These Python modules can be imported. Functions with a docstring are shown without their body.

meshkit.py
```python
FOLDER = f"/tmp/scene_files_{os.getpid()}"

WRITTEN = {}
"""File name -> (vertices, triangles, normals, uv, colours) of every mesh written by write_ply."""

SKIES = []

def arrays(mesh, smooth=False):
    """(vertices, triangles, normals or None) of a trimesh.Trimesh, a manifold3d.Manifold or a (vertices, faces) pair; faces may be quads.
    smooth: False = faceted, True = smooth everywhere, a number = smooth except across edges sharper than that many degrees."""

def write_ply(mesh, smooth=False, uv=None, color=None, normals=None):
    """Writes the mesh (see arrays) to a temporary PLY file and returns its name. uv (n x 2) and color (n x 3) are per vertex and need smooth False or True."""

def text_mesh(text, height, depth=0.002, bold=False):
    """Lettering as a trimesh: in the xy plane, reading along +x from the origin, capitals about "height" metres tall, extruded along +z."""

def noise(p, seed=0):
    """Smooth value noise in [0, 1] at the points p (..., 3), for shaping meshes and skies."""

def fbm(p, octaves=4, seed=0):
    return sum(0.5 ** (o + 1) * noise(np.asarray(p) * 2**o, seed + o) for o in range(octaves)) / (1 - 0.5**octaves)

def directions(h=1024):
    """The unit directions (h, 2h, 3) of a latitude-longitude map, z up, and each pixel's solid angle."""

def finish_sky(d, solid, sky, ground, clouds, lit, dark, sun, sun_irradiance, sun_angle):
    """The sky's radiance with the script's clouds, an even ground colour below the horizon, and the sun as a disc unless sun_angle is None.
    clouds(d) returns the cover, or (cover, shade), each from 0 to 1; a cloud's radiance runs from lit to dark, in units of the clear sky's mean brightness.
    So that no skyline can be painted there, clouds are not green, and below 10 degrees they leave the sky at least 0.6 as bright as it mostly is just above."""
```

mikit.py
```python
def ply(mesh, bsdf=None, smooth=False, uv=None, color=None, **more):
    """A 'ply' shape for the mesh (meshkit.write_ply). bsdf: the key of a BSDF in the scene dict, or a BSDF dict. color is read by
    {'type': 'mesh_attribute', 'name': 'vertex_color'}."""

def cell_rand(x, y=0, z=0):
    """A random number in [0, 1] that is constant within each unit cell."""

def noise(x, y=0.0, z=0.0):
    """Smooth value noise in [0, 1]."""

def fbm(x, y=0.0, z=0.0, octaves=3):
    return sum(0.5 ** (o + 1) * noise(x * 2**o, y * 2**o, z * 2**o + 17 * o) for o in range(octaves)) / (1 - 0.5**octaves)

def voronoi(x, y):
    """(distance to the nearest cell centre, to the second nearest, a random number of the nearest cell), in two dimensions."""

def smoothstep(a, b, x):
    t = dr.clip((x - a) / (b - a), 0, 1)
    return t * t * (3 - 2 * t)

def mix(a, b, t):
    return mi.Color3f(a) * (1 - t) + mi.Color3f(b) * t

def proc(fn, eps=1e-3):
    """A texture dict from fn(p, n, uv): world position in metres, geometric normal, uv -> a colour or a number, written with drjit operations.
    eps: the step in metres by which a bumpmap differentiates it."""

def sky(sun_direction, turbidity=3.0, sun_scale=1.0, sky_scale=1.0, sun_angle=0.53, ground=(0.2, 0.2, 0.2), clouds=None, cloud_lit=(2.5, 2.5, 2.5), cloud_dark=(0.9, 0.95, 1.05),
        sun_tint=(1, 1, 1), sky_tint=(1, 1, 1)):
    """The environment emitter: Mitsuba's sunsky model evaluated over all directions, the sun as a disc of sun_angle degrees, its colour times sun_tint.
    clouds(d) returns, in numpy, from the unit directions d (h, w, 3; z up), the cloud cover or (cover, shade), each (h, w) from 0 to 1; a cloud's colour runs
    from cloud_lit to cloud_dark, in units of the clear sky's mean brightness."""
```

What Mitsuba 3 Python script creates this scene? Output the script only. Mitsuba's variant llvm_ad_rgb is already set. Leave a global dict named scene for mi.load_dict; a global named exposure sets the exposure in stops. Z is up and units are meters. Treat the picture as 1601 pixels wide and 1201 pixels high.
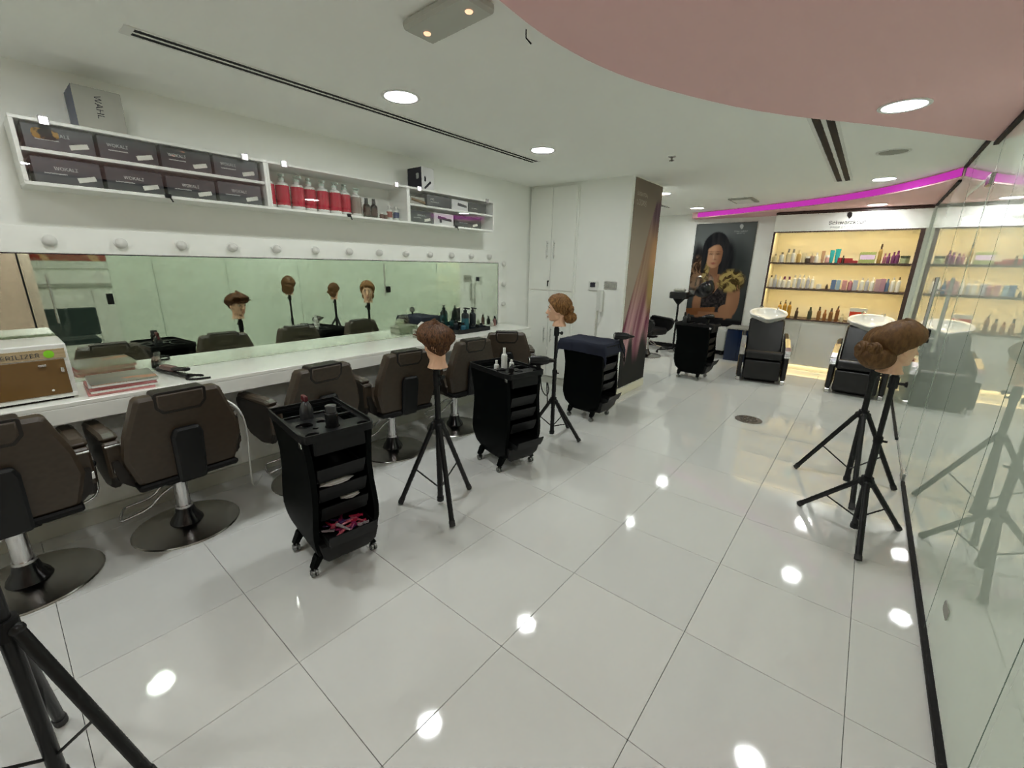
import math, random
import numpy as np, trimesh, manifold3d as m3, mitsuba as mi, mikit, meshkit
import drjit as dr
from shapely.geometry import Polygon, Point, box as sbox
from shapely import affinity

random.seed(7)
rng = np.random.default_rng(7)
T4 = mi.ScalarTransform4f
scene, labels = {}, {}

# ------------------------------------------------------------------ camera, light, exposure
exposure = 2.98
CAM = np.array([0, 0, 1.62])
FWD = np.array([-0.60769108, 0.74630333, -0.27155641])
UP = np.array([-0.18655855, 0.19822009, 0.96223942])
scene['camera'] = {'type': 'perspective', 'fov': 2 * math.degrees(math.atan(800.5 / 664.38)), 'fov_axis': 'x', 'near_clip': 0.02, 'far_clip': 60.0,
                   'to_world': T4().look_at(origin=CAM.tolist(), target=(CAM + FWD).tolist(), up=UP.tolist())}
LAMP = (14.4, 14.9, 14.7)            # radiance of the round ceiling lamps
SHELF_LED = (3.3, 2.45, 1.0)         # warm strips of the display shelves
MAGENTA = (.060, .0045, .047)         # strip light round the pink soffit
CORRIDOR = (1.35, 1.4, 1.38)

# ------------------------------------------------------------------ materials
def rgb(c): return {'type': 'rgb', 'value': list(map(float, c))}
def mat(name, d): scene['material_' + name] = d; return 'material_' + name
def two(d): return {'type': 'twosided', 'bsdf': d}
def prin(name, c, rough=0.5, metal=0.0, spec=0.5, **k):
    col = c if isinstance(c, dict) else rgb(c)
    return mat(name, two({'type': 'principled', 'base_color': col, 'roughness': rough, 'metallic': metal, 'specular': spec, **k}))
def gloss(name, c, alpha=0.02, ior=1.5):
    col = c if isinstance(c, dict) else rgb(c)
    return mat(name, two({'type': 'roughplastic', 'diffuse_reflectance': col, 'alpha': alpha, 'int_ior': ior, 'nonlinear': False}))
def diff(name, c): return mat(name, two({'type': 'diffuse', 'reflectance': c if isinstance(c, dict) else rgb(c)}))
def metal(name, c, alpha):
    return mat(name, two({'type': 'roughconductor', 'material': 'Al', 'specular_reflectance': rgb(c), 'alpha': alpha}))
def emit(c): return {'type': 'area', 'radiance': rgb(c)}

WALL = diff('wall', (0.86, 0.87, 0.83)); CEIL = diff('ceiling', (0.89, 0.90, 0.86)); PINK = diff('pink', (0.80, 0.52, 0.52))
WHITE = gloss('white_lacquer', (0.85, 0.86, 0.81), 0.08)
WHITEP = gloss('white_plastic', (0.75, 0.76, 0.72), 0.15)
COUNTER = gloss('counter', (0.87, 0.88, 0.82), 0.06)
TILE = [gloss('tile_%d' % i, c, 0.006, 1.65) for i, c in enumerate([(0.665, 0.672, 0.645), (0.68, 0.683, 0.655), (0.655, 0.662, 0.64)])]
GROUT = diff('grout', (0.16, 0.16, 0.15))
SKIRT = gloss('skirting', (0.55, 0.55, 0.49), 0.12)
MIRROR = mat('mirror', two({'type': 'conductor', 'material': 'Ag', 'specular_reflectance': rgb((0.86, 0.97, 0.88))}))
GLASSCLEAR = mat('clear_glass', {'type': 'thindielectric', 'int_ior': 1.5})
FILM = mat('frosting_film', {'type': 'principledthin', 'base_color': rgb((0.70, 0.77, 0.67)), 'roughness': 0.9, 'diff_trans': 1.0, 'spec_trans': 0.0, 'eta': 1.5})
BLACK = prin('black_plastic', (0.006, 0.0065, 0.007), 0.36, 0.0, 0.3)
BLACKM = prin('black_matte', (0.006, 0.006, 0.0065), 0.6, 0.0, 0.2)
TROL = prin('trolley_plastic', (0.0022, 0.003, 0.003), 0.5, 0.0, 0.04)
TROLG = prin('trolley_grey', (0.007, 0.0075, 0.008), 0.4, 0.0, 0.2)
RUBBER = prin('rubber', (0.02, 0.02, 0.02), 0.7)
def leather_fn(p, n, uv): return mikit.mix((0.033, 0.022, 0.013), (0.045, 0.031, 0.019), mikit.fbm(p.x * 60, p.y * 60, p.z * 60))
LEATHER = prin('brown_leather', mikit.proc(leather_fn), 0.42)
LEATHD = prin('dark_leather', (0.014, 0.011, 0.009), 0.4, 0.0, 0.35)
LEATHB = prin('black_leather', (0.009, 0.009, 0.0095), 0.38, 0.0, 0.4)
CHROME = metal('chrome', (0.75, 0.75, 0.75), 0.08)
DARKCHROME = metal('dark_chrome', (0.55, 0.55, 0.52), 0.06)
STEEL = metal('steel', (0.6, 0.6, 0.58), 0.25)
SKIN = prin('mannequin_skin', (0.66, 0.40, 0.26), 0.45)
EYEW = gloss('eye_white', (0.75, 0.72, 0.68), 0.05); EYED = gloss('eye_dark', (0.05, 0.03, 0.02), 0.05); LIP = prin('lips', (0.50, 0.20, 0.16), 0.4)
def hairmat(name, a, b, s=170.0):
    def fn(p, n, uv): return mikit.mix(a, b, mikit.smoothstep(0.25, 0.75, mikit.fbm(p.x * s, p.y * s, p.z * s * 0.25)))
    return prin(name, mikit.proc(fn), 0.6, 0.0, 0.3)
HAIR1 = hairmat('auburn_hair', (0.036, 0.013, 0.004), (0.125, 0.052, 0.017))
HAIR2 = hairmat('light_brown_hair', (0.09, 0.036, 0.009), (0.27, 0.135, 0.042))
HAIR3 = hairmat('brown_hair', (0.075, 0.034, 0.010), (0.125, 0.062, 0.018), 90.0)
GLASSEDGE = gloss('glass_edge', (.10, .16, .12), .1)
WARMBACK = diff('shelf_back', (0.80, 0.76, 0.62))
DARKWOOD = prin('dark_shelf', (0.045, 0.022, 0.018), 0.4)
CERAM = gloss('ceramic', (0.80, 0.80, 0.77), 0.03)
WOODGOLD = prin('olive_wood', (0.20, 0.14, 0.06), 0.4)
NAVY = gloss('navy_gloss', (0.006, 0.018, 0.06), 0.05)
GREYBOX = diff('grey_carton', (0.36, 0.36, 0.32)); DKBOX = gloss('dark_carton', (0.035, 0.038, 0.045), 0.2); WBOX = gloss('white_carton', (0.66, 0.66, 0.66), 0.2)
NAVYBOX = gloss('navy_carton', (0.015, 0.03, 0.10), 0.2)
PRINT = diff('pale_print', (0.40, 0.41, 0.41)); PRINTD = diff('dark_print', (0.05, 0.05, 0.06)); STICK = diff('sticker', (0.72, 0.72, 0.66))
ACRYL = gloss('brown_acrylic', (0.15, 0.085, 0.03), 0.02)
PAPER = diff('paper', (0.75, 0.75, 0.70)); PAPERPINK = diff('pink_paper', (0.62, 0.28, 0.28)); GREEN = diff('green_sticker', (0.25, 0.62, 0.04))
TOWEL = prin('navy_towel', (0.010, 0.013, 0.028), 0.9)
CREAM = diff('cream_trim', (0.78, 0.74, 0.60))
DRAIN = metal('drain_metal', (0.22, 0.21, 0.19), 0.3)
GLOWW = diff('lamp_bezel', (0.75, 0.75, 0.72))

# ------------------------------------------------------------------ mesh helpers
def M(v, f): return trimesh.Trimesh(np.asarray(v, float), np.asarray(f, int), process=False)
def cat(*ms): return trimesh.util.concatenate([m for m in ms if m is not None])
def hull(pts): return trimesh.convex.convex_hull(np.asarray(pts, float))
def bx(x0, x1, y0, y1, z0, z1, c=0.0):
    """a box, its edges chamfered by c"""
    if c <= 0:
        m = trimesh.creation.box(extents=(x1 - x0, y1 - y0, z1 - z0)); m.apply_translation(((x0 + x1) / 2, (y0 + y1) / 2, (z0 + z1) / 2)); return m
    pts = []
    for sx in (0, 1):
        for sy in (0, 1):
            for sz in (0, 1):
                p = np.array([(x0, x1)[sx], (y0, y1)[sy], (z0, z1)[sz]]); d = np.array([1 - 2 * sx, 1 - 2 * sy, 1 - 2 * sz]) * c
                for k in range(3):
                    q = p + d; q[k] = p[k]; pts.append(q)
    return hull(pts)
def move(m, x=0, y=0, z=0, rz=0, rx=0, ry=0, s=None):
    m = m.copy()
    if s is not None: m.apply_scale(s)
    for ax, a in (([1, 0, 0], rx), ([0, 1, 0], ry), ([0, 0, 1], rz)):
        if a: m.apply_transform(trimesh.transformations.rotation_matrix(math.radians(a), ax))
    m.apply_translation((x, y, z)); return m
def cyl(p0, p1, r0, r1=None, n=14):
    p0, p1 = np.asarray(p0, float), np.asarray(p1, float); r1 = r0 if r1 is None else r1
    d = (p1 - p0) / np.linalg.norm(p1 - p0); a = np.cross(d, [0, 0, 1.0] if abs(d[2]) < 0.9 else [1.0, 0, 0]); a /= np.linalg.norm(a); b = np.cross(d, a)
    t = np.arange(n) * 2 * np.pi / n; ring = np.outer(np.cos(t), a) + np.outer(np.sin(t), b)
    v = np.vstack([p0 + ring * r0, p1 + ring * r1, [p0], [p1]]); i = np.arange(n); j = (i + 1) % n
    return M(v, np.vstack([np.c_[i, j, j + n], np.c_[i, j + n, i + n], np.c_[j, i, i * 0 + 2 * n], np.c_[i + n, j + n, i * 0 + 2 * n + 1]]))
def lathe(prof, n=24, x=0, y=0, z=0):
    """profile of (r, z) from bottom to top"""
    pr = np.array(prof, float); k = len(pr); t = np.arange(n) * 2 * np.pi / n
    v = np.stack([np.outer(pr[:, 0], np.cos(t)), np.outer(pr[:, 0], np.sin(t)), np.outer(pr[:, 1], np.ones(n))], -1).reshape(-1, 3)
    f = []
    for a in range(k - 1):
        i = np.arange(n) + a * n; j = (np.arange(n) + 1) % n + a * n
        f += [np.c_[i, j, j + n], np.c_[i, j + n, i + n]]
    v = np.vstack([v, [[0, 0, pr[0, 1]], [0, 0, pr[-1, 1]]]]); i = np.arange(n); j = (i + 1) % n
    f += [np.c_[j, i, i * 0 + k * n], np.c_[i + (k - 1) * n, j + (k - 1) * n, i * 0 + k * n + 1]]
    return move(M(v, np.vstack(f)), x, y, z)
def tube(pts, r, n=8, sub=0):
    p = np.asarray(pts, float)
    for _ in range(sub):                                              # corner cutting
        q = [p[0]]
        for a, b in zip(p[:-1], p[1:]): q += [a * 0.75 + b * 0.25, a * 0.25 + b * 0.75]
        p = np.array(q + [p[-1]])
    d = np.gradient(p, axis=0); d /= np.linalg.norm(d, axis=1, keepdims=True)
    a = np.cross(d[0], [0.3, 0.2, 0.9]); v = []; t = np.arange(n) * 2 * np.pi / n
    for k in range(len(p)):
        a = a - d[k] * (a @ d[k]); a /= np.linalg.norm(a); b = np.cross(d[k], a)
        v.append(p[k] + r * (np.outer(np.cos(t), a) + np.outer(np.sin(t), b)))
    v = np.vstack(v + [[p[0]], [p[-1]]]); f = []; i0 = np.arange(n); j0 = (i0 + 1) % n
    for k in range(len(p) - 1): f += [np.c_[i0 + k * n, j0 + k * n, j0 + (k + 1) * n], np.c_[i0 + k * n, j0 + (k + 1) * n, i0 + (k + 1) * n]]
    L = len(p)
    f += [np.c_[j0, i0, i0 * 0 + L * n], np.c_[i0 + (L - 1) * n, j0 + (L - 1) * n, i0 * 0 + L * n + 1]]
    return M(v, np.vstack(f))
def plate(poly, t, axis='x', at=0.0, bev=0.0):
    """a convex outline (or shapely polygon) given in the plane across the axis, of thickness t centred at 'at', its edges bevelled (convex outlines only)"""
    if bev > 0:
        P = Polygon(poly); pts = []
        for s, o in ((-t / 2, bev), (-t / 2 + bev, 0), (t / 2 - bev, 0), (t / 2, bev)):
            q = np.array(P.buffer(-o).exterior.coords)[:-1] if o else np.array(P.exterior.coords)[:-1]
            pts.append(np.c_[np.full(len(q), s), q])
        m = hull(np.vstack(pts))
    else:
        P = poly if not isinstance(poly, (list, np.ndarray)) else Polygon(poly)
        m = trimesh.creation.extrude_polygon(P, t, engine='earcut'); v = np.array(m.vertices); m = M(np.c_[v[:, 2] - t / 2, v[:, 0], v[:, 1]], m.faces)
    v = np.array(m.vertices)
    if axis == 'x': v = v + [at, 0, 0]
    if axis == 'y': v = np.c_[v[:, 1], v[:, 0] + at, v[:, 2]]
    if axis == 'z': v = np.c_[v[:, 1], v[:, 2], v[:, 0] + at]
    f = np.array(m.faces)
    if axis == 'y': f = f[:, ::-1]
    return M(v, f)
def rounded(poly, r, n=5): return np.array(Polygon(poly).buffer(-r).buffer(r, quad_segs=n).exterior.coords)[:-1]
def ell(x, y, z, a, b, c, sub=3):
    m = trimesh.creation.icosphere(subdivisions=sub); m.vertices = m.vertices * [a, b, c] + [x, y, z]; return m
def man(m): return m3.Manifold(m3.Mesh(np.asarray(m.vertices, np.float32), np.asarray(m.faces, np.uint32)))
def tri(m): q = m.to_mesh(); return M(q.vert_properties[:, :3], q.tri_verts)
def text(s, h, depth=0.002, bold=False, center=True):
    m = meshkit.text_mesh(s, h, depth, bold)
    if center: m.apply_translation((-(m.bounds[0][0] + m.bounds[1][0]) / 2, 0, 0))
    return m
def basis(m, ex, ey, o):
    """places a mesh of the xy plane so that its x runs along ex and its y along ey"""
    ex, ey = np.array(ex, float), np.array(ey, float); ez = np.cross(ex, ey); m = m.copy()
    m.vertices = np.array(m.vertices) @ np.array([ex, ey, ez]) + np.array(o, float); return m

# ------------------------------------------------------------------ scene helpers
def P(mesh, m, smooth=False, **k): return mikit.ply(mesh, m, smooth=smooth, **k)
def free(key):
    if key not in scene and key not in labels: return key
    i = 1
    while '%s_%03d' % (key, i) in scene or '%s_%03d' % (key, i) in labels: i += 1
    return '%s_%03d' % (key, i)
def lab(key, label=None, category=None, group=None, kind=None):
    d = {k: v for k, v in (('label', label), ('category', category), ('group', group), ('kind', kind)) if v}
    if d: labels[key] = {**labels.get(key, {}), **d}
def put(d, to):
    return d if to is None else {**d, 'to_world': to}
def thing(name, label, category, parts=None, to=None, group=None, kind=None, single=None):
    """parts: tuples (name, ply dict[, sub-parts[, label]]); single: one ply dict"""
    key = free(name); lab(key, label, category, group, kind)
    if single is not None: scene[key] = put(single, to)
    addparts(key, parts or [], to)
    return key
def addparts(key, parts, to=None):
    for pt in parts:
        k = free(key + '__' + pt[0])
        if pt[1] is not None: scene[k] = put(pt[1], to)
        if len(pt) > 3 and pt[3]: lab(k, pt[3])
        elif pt[1] is None: labels.setdefault(k, {})
        for sp in (pt[2] if len(pt) > 2 and pt[2] else []):
            ks = free(k + '__' + sp[0]); scene[ks] = put(sp[1], to)
            if len(sp) > 2: lab(ks, sp[2])
def at(x, y, z=0, rz=0): return T4().translate([x, y, z]).rotate([0, 0, 1], rz)
def struct(name, mesh, m, label=None, smooth=False, **k):
    scene[name] = P(mesh, m, smooth, **k); lab(name, label, kind='structure'); return name

# ================================================================== THE ROOM
XL, XG, YB, YF, ZC, ZS = -3.68, 0.49, 8.9, -2.6, 2.6, 2.5
struct('floor', bx(-5.2, XG + 0.02, YF, 9.1, -0.12, -0.012), GROUT, 'glossy pale grey porcelain tile floor')
tx = [-5.0] + [0.228 - 0.593 * k for k in range(8, -1, -1)] + [XG]; ty = [YF] + [0.53 + 0.608 * k for k in range(-4, 14)] + [9.08]
tiles = {}
for i in range(len(tx) - 1):
    for j in range(len(ty) - 1):
        x0, x1, y0, y1 = tx[i] + .001, tx[i + 1] - .001, ty[j] + .001, ty[j + 1] - .001
        if x1 - x0 < .03 or (x1 < -2.3 and y0 > 4.8 and y1 < 5.75 and x0 < -3.6): continue
        scene[free('floor__tile')] = P(bx(x0, x1, y0, y1, -0.014, 0.0, 0.0012), TILE[(i * 7 + j * 3 + i * j) % 3])
struct('ceiling', bx(-5.2, 3.2, YF, 9.1, ZC, ZC + .1), CEIL, 'white plasterboard ceiling')
near_curve = [(-.62, YF), (-.80, -1.2), (-.98, -.2), (-1.12, .7), (-1.18, 1.33), (-1.195, 1.65), (-1.14, 2.06), (-.985, 2.5), (-.66, 3.14), (-.11, 3.81), (.37, 4.51), (XG, 4.66)]
far_curve = [(-2.80, 8.66), (-2.5, 8.55), (-1.95, 8.36), (-1.47, 8.08), (-1.0, 7.86), (-.62, 7.62), (-.25, 7.3), (.02, 6.98), (.24, 6.65), (.39, 6.38), (XG, 6.15)]
def smooth_curve(c, n=2):
    p = np.array(c, float)
    for _ in range(n):
        q = [p[0]]
        for a, b in zip(p[:-1], p[1:]): q += [a * .75 + b * .25, a * .25 + b * .75]
        p = np.array(q + [p[-1]])
    return p
nc, fc = smooth_curve(near_curve), smooth_curve(far_curve)
scene['ceiling__soffit'] = P(plate(Polygon([*map(tuple, nc), (XG, YF)]), ZC - ZS, 'z', (ZC + ZS) / 2), PINK); lab('ceiling__soffit', 'lowered pink soffit with a curved edge')
scene['ceiling__soffit_001'] = P(plate(Polygon([*map(tuple, fc), (XG, 9.0), (-2.8, 9.0)]), ZC - ZS, 'z', (ZC + ZS) / 2), PINK); lab('ceiling__soffit_001', 'lowered pink soffit before the back wall')
def ribbon(c, z0, z1, off):
    c = np.asarray(c); d = np.gradient(c, axis=0); nrm = np.c_[d[:, 1], -d[:, 0]]; nrm /= np.linalg.norm(nrm, axis=1, keepdims=True)
    nrm *= np.sign((nrm * [-.5, -1]).sum(1, keepdims=True)); q = c + nrm * off; n = len(q)
    v = np.vstack([np.c_[q, np.full(n, z0)], np.c_[q, np.full(n, z1)]]); i = np.arange(n - 1)
    f = np.vstack([np.c_[i, i + 1, i + 1 + n], np.c_[i, i + 1 + n, i + n]]); m = M(v, f)
    if (m.face_normals[0][:2] @ nrm[0]) < 0: m = M(v, f[:, ::-1])
    return m
thing('led_strip', 'glowing magenta light strip along the edge of the far pink soffit', 'strip light', single=P(ribbon(fc[3:-1], ZS + .012, ZC - .012, .006), diff('magenta_strip', (.10, .015, .08)), emitter=emit(MAGENTA)))

struct('wall_left', bx(XL - .1, XL, YF, 4.85, 0, ZC), WALL, 'white left wall above the counter')
struct('wall_left_far', bx(-5.2, -5.1, 5.7, YB, 0, ZC), WALL)
struct('wall_back', bx(-5.2, 2.6, YB, YB + .1, 0, ZC), WALL, 'white back wall')
struct('wall_front', bx(XL - .1, 3.2, YF - .1, YF, 0, ZC), WALL)
struct('wall_partition', bx(-5.2, -2.256, 4.85, 5.70, 0, ZC), WALL, 'white partition block holding the wardrobe, poster on its end')
struct('baseboard_partition', bx(-3.66, -2.25, 4.838, 4.85, 0, .1, .002), SKIRT)
struct('baseboard_pillar', bx(-2.2555, -2.238, 4.84, 5.70, 0, .1, .002), CREAM)
struct('baseboard_back', bx(-5.1, -1.45, 8.885, YB, 0, .09, .002), BLACKM)
struct('baseboard_left', bx(XL, -3.47, -2.5, 4.22, 0, .1, .003), SKIRT)
struct('trim_counter', bx(XL, -3.49, -2.5, 4.2, .1, .76, .002), WALL, 'white panel below the counter')

# ---- glass partition on the right
struct('wall_right', bx(XG - .012, XG + .03, 1.55, 4.34, 0, .022, .002), BLACKM, 'frosted glass partition in black tracks')
def sheet(x, y0, y1, z0, z1): return M([(x, y0, z0), (x, y0, z1), (x, y1, z1), (x, y1, z0)], [(0, 1, 2), (0, 2, 3)])
def frosted(key, y0, y1, z0, z1):
    """a pane of clear glass (one sheet, both surfaces in its BSDF), its cut edges, and the frosting film on its corridor side"""
    scene[key] = P(sheet(XG, y0 + .0025, y1 - .0025, z0, z1), GLASSCLEAR)
    scene[key + '__film'] = P(sheet(XG + .012, y0 + .0005, y1 - .0005, z0, z1), FILM)
    scene[key + '__edge'] = P(cat(bx(XG - .0006, XG + .0006, y0 + .0003, y0 + .0024, z0, z1), bx(XG - .0006, XG + .0006, y1 - .0024, y1 - .0003, z0, z1)), GLASSEDGE)
for y0, y1, z1 in ((1.1, 1.57, ZS), (1.57, 2.47, ZS), (2.47, 3.58, ZS), (3.58, 4.34, ZS), (5.50, 6.75, ZC), (6.75, 8.34, ZS)):
    frosted(free('wall_right__pane'), y0, y1, .004, z1 - .004)
scene['wall_right__track'] = P(bx(XG - .014, XG + .03, .43, 4.66, ZS - .022, ZS, .002), BLACKM)
scene['wall_right__track_001'] = P(bx(XG - .014, XG + .03, 4.66, 6.15, ZC - .022, ZC, .002), BLACKM)
scene['wall_right__track_002'] = P(bx(XG - .014, XG + .03, 6.3, 8.34, ZS - .022, ZS, .002), BLACKM)
scene['wall_right__track_003'] = P(bx(XG - .012, XG + .03, 5.5, 8.34, 0, .022, .002), BLACKM)
scene['wall_right__track_004'] = P(bx(XG - .012, XG + .03, 1.1, 1.55, 0, .022, .002), BLACKM)
scene['wall_right__sticker'] = P(plate(rounded([(2.2, .26), (2.3, .26), (2.3, .31), (2.2, .31)], .02), .002, 'x', XG - .002), GREYBOX)
frosted('door_1', 4.36, 5.48, .012, 2.24); lab('door_1', 'frosted glass door in the partition with a long bar handle', kind='structure')
scene['door_1__handle'] = P(cat(cyl((XG - .05, 5.30, .93), (XG - .05, 5.30, 1.58), .014), cyl((XG - .05, 5.30, 1.05), (XG + .012, 5.30, 1.05), .008), cyl((XG - .05, 5.30, 1.47), (XG + .012, 5.30, 1.47), .008)), STEEL, 40); lab('door_1__handle', 'brushed steel bar handle')
scene['door_1__lock'] = P(bx(XG - .014, XG + .025, 5.36, 5.46, 1.0, 1.12, .004), BLACK)
scene['door_1__hinge'] = P(bx(XG - .012, XG + .024, 4.37, 4.50, .0, .07, .004), STEEL)
scene['door_1__hinge_001'] = P(bx(XG - .012, XG + .024, 4.37, 4.52, 2.19, 2.26, .004), DARKCHROME)
frosted('window_1', 4.342, 5.496, 2.262, ZC - .024); lab('window_1', kind='structure')
struct('door_2', bx(XG, XG + .010, .43, 1.095, .01, ZS - .03), GLASSCLEAR, 'clear glass door to the corridor')
scene['door_2__lock'] = P(bx(XG - .014, XG + .022, 1.02, 1.085, 1.0, 1.14, .004), BLACK)
scene['door_2__handle'] = P(cat(cyl((XG - .05, .52, .8), (XG - .05, .52, 1.4), .012), cyl((XG - .05, .52, .9), (XG + .01, .52, .9), .007), cyl((XG - .05, .52, 1.3), (XG + .01, .52, 1.3), .007)), STEEL, 40)
struct('wall_right_near', bx(XG, XG + .1, YF, .425, 0, ZC), diff('beige_wall', (.66, .55, .45)))
# the corridor that the clear door shows
struct('floor_corridor', bx(XG + .03, 3.2, YF, 9.1, -.12, -.002), TILE[0])
struct('wall_corridor', bx(2.5, 2.6, YF, 9.1, 0, ZC), WALL)
thing('corridor_cabinet', 'white cabinet standing in the corridor, seen through the clear glass door in the mirror', 'cabinet',
      [('body', P(bx(2.12, 2.49, .45, 1.7, 0.0, 1.15, .004), WHITE)), ('door', P(bx(2.1, 2.118, .47, 1.06, .06, 1.12, .003), WHITE)), ('door', P(bx(2.1, 2.118, 1.08, 1.68, .06, 1.12, .003), WHITE)), ('worktop', P(bx(2.08, 2.495, .43, 1.72, 1.152, 1.19, .003), GREYBOX))])
REDP = mat('red_picture', two({'type': 'diffuse', 'reflectance': mikit.proc(lambda p, n, uv: mikit.mix((.30, .035, .03), (.55, .30, .16), mikit.smoothstep(.50, .66, mikit.fbm(p.y * 9 + p.z * 5, p.z * 2))))}))
thing('red_picture', 'red picture in a white frame on the corridor wall, seen in the mirror', 'picture', [('frame', P(bx(2.47, 2.495, .42, 1.46, 1.42, 2.3, .004), WHITEP)), ('print', P(bx(2.462, 2.469, .5, 1.38, 1.54, 2.22), REDP))])
thing('corridor_chair', 'dark green office chair in the corridor, seen in the mirror behind the sterilizer', 'chair', [('backrest', P(bx(1.00, 1.05, .42, .95, .55, .93, .015), prin('dark_green', (.012, .03, .026), .6))), ('seat', P(bx(1.06, 1.5, .43, .94, .42, .49, .015), 'material_dark_green'))] + [('leg', P(cyl((x, y, 0), (x, y, .42), .014), BLACK, 40)) for x in (1.08, 1.46) for y in (.46, .91)])
for yl, nl in ((-1.3, 'nearest to'), (2.3, 'second from'), (4.7, 'third from'), (7.1, 'farthest from')):
    thing('corridor_lamp', 'square ceiling panel lamp beyond the frosted glass, %s the camera' % nl, 'ceiling lamp', [('frame', P(bx(1.2, 1.8, yl - .3, yl + .3, ZC - .012, ZC, .003), GLOWW)), ('diffuser', P(M([(1.23, yl - .27, ZC - .0125), (1.23, yl + .27, ZC - .0125), (1.77, yl + .27, ZC - .0125), (1.77, yl - .27, ZC - .0125)], [(0, 1, 2), (0, 2, 3)]), GLOWW, emitter=emit(CORRIDOR)))], group='panel lamps of the corridor')

# ---- wardrobe in the partition and fittings of that wall
wd = [('panel', P(bx(-3.66, -2.93, 4.832, 4.849, .11, 2.575, .002), WHITE))]
for (x0, x1, z0, z1, hx, h0, h1) in ((-3.655, -3.31, 1.294, 2.56, -3.36, 1.70, 1.92), (-3.304, -2.95, 1.294, 2.56, -3.25, 1.70, 1.92), (-3.655, -3.31, .12, 1.286, -3.36, .60, .80), (-3.304, -2.95, .12, 1.286, -3.25, .60, .80)):
    y = 4.824
    wd.append(('door', P(bx(x0, x1, y - .012, y + .007, z0, z1, .0015), WHITE), [('handle', P(cat(cyl((hx, y - .035, h0), (hx, y - .035, h1), .006), cyl((hx, y - .035, h0 + .03), (hx, y - .011, h0 + .03), .004), cyl((hx, y - .035, h1 - .03), (hx, y - .011, h1 - .03), .004)), STEEL, 40))]))
wd.append(('key', P(cat(cyl((-3.33, 4.80, 1.41), (-3.33, 4.812, 1.41), .012), bx(-3.338, -3.322, 4.794, 4.802, 1.345, 1.41, .002)), BLACK)))
thing('built_in_wardrobe', 'white built-in wardrobe with four flush doors at the end of the counter', 'wardrobe', wd)
yw = 4.849
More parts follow.
